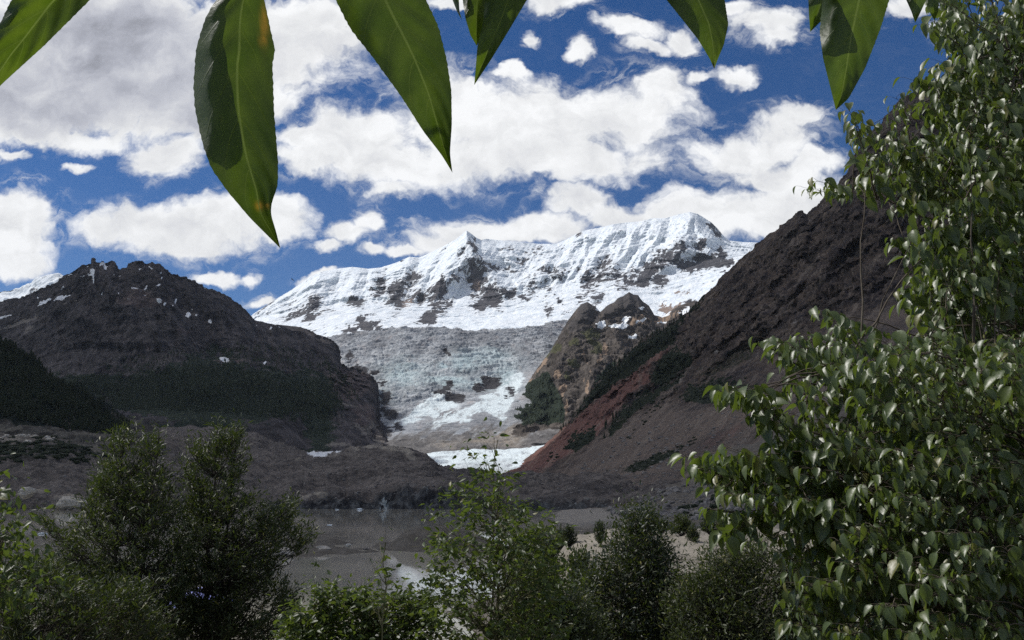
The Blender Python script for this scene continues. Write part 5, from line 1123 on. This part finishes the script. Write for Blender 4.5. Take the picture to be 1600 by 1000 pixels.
# birds
def bird(label, px, py, D, L, bank):
    V, Fc = [], []; k = 8; prof = [(-.5, .01), (-.35, .05), (-.1, .09), (.15, .085), (.32, .06), (.42, .065), (.5, .03), (.56, .005)]
    for x, r in prof:
        for a in range(k): V.append((x, r * math.cos(a * 2 * math.pi / k), r * math.sin(a * 2 * math.pi / k)))
    for i in range(len(prof) - 1):
        for a in range(k): Fc.append((i * k + a, i * k + (a + 1) % k, (i + 1) * k + (a + 1) % k, (i + 1) * k + a))
    for sgn in (-1, 1):
        b = len(V)
        for y, x0, x1, z in ((.05, .22, -.16, .03), (.35, .26, -.10, .14), (.62, .16, -.10, .15), (.85, -.06, -.14, .10)):
            V += [(x0, sgn * y, z), (x1, sgn * y, z - .02), (x1, sgn * y, z - .035), (x0, sgn * y, z - .02)]
        for i in range(3):
            for a in range(4): Fc.append((b + 4 * i + a, b + 4 * i + (a + 1) % 4, b + 4 * i + 4 + (a + 1) % 4, b + 4 * i + 4 + a))
    b = len(V); V += [(-.45, .03, 0), (-.45, -.03, 0), (-.72, -.10, 0), (-.72, .10, 0)]; Fc.append((b, b + 1, b + 2, b + 3))
    m = bpy.data.materials.get('bird_plumage')
    if not m:
        m, q = new_mat('bird_plumage'); finish(q, (.02, .02, .022), .7)
    o = mesh_np('bird', np.array(V) * L, [np.array(Fc)], m); o.location = pt(px, py, D); o.rotation_euler = (bank, -.2, 2.6)
    tag(o, label, 'bird')
bird('tiny black bird in the blue gap left of the snow mountain', 457, 437, 60, .22, .5)
bird('barely visible dark bird before the white cloud between the two biggest leaves', 541, 42, 90, .17, -.4)
# ---- shrubs on the sand ridge
def small_shrub(seed, mat):
    r_ = np.random.default_rng(seed); root = empty('small_shrub', (0, 0, 0)); tb = Tubes(); LP, LA = [], []
    for i in range(60):
        a = r_.random() * 6.28; h = .25 + .75 * r_.random(); rr = .5 * math.sqrt(r_.random()) * math.sqrt(max(0.05, 1.0 - (1.6 * (h - .42)) ** 2))
        e = np.array([rr * math.cos(a), rr * math.sin(a), h]); p = bez(np.array([0, 0, -.05]), np.array([e[0] * .3, e[1] * .3, h * .6]), e, 5); tb.add(p, .012, .004, 3)
        n = 34; t = r_.random((n, 1)); LP.append(e + (p[2] - e) * t * .9 + r_.normal(size=(n, 3)) * .05); LA.append(nrm(e * [1, 1, .4] + [0, 0, .5]) + r_.normal(size=(n, 3)) * .6)
    LP = np.concatenate(LP); LA = np.concatenate(LA)
    tb.build('stem', M_dark, root); leaves('foliage', LP, LA, r_.normal(size=LP.shape) + [0, 0, 1], .085 * (.6 + .8 * r_.random(len(LP))), 'willow', mat, root, width=np.full(len(LP), 2.2))
    return root
pr = [small_shrub(1, M_drk), small_shrub(2, M_olv), small_shrub(3, M_drk)]
SS = [(815,856,46,44,82,'wide dark shrub at the lake end of the sand ridge, nearest the tall sapling'),(846,860,52,52,80,'broadest dark shrub on the lake end of the sand ridge'),(874,845,34,14,100,'narrow dark shrub standing close to the lake edge of the sand'),
 (890,862,36,20,86,'upright olive shrub where the bare pale sand begins'),(906,893,52,40,62,'low rounded shrub in front of the bare pale sand'),(919,842,12,12,96,'tiny round shrub alone on the crest of the pale sand'),(938,860,40,16,80,'thin shrub standing on the bare pale sand'),
 (963,822,12,10,170,'very small shrub behind the crest of the sand ridge'),(1018,848,30,18,90,'narrow shrub just right of the pointed dark shrub'),(1036,846,22,22,92,'small olive shrub second right of the pointed dark shrub'),(1066,850,36,26,88,'dark bushy shrub on top of the pale sand hump'),
 (1083,858,32,16,84,'slim dark shrub beside the bushy one on the sand hump'),(1110,850,28,26,90,'olive shrub before the grey rounded rock'),(1135,842,24,24,95,'dark shrub right of the grey rounded rock')]
for i, (px, py, h, w_, D, lb) in enumerate(SS):
    src = pr[i % 3]
    if i < 3: r_ = src
    else:
        r_ = src.copy(); col.objects.link(r_)
        for ch in src.children:
            c_ = ch.copy(); col.objects.link(c_); c_.parent = r_
    b_ = pt(px, py, D); gzv = float(gz(b_[0], b_[1])); r_.location = (b_[0], b_[1], gzv - .1)
    H = max(h / F * D, (pt(px, py - h, D)[2] - gzv) * .9, .5); r_.scale = (1.45 * w_ / F * D, 1.45 * w_ / F * D, H * .95); r_.rotation_euler[2] = i * 1.3
    tag(r_, lb, 'shrub', 'small shrubs on the sand ridge')

# ---- thin mountain air
hx0, hx1, hy0, hy1, hz0, hz1 = -9000, 9000, -80, 13500, -120, 3330
V = np.array([(x, y, z) for z in (hz0, hz1) for y in (hy0, hy1) for x in (hx0, hx1)], float)
Fh = np.array([(0, 2, 3, 1), (4, 5, 7, 6), (0, 1, 5, 4), (2, 6, 7, 3), (0, 4, 6, 2), (1, 3, 7, 5)])
m = bpy.data.materials.new('thin_air'); m.use_nodes = True; q = NT(m.node_tree)
vp = q.n('ShaderNodeVolumePrincipled', {'Color': (.80, .88, 1.0), 'Density': 1.2e-5, 'Anisotropy': .2})
q.n('ShaderNodeOutputMaterial', {'Volume': vp.outputs[0]})
o = mesh_np('haze', V, [Fh], m, smooth=False); tag(o, 'thin bluish mountain air between the viewer and the far peaks', 'haze', kind='stuff')
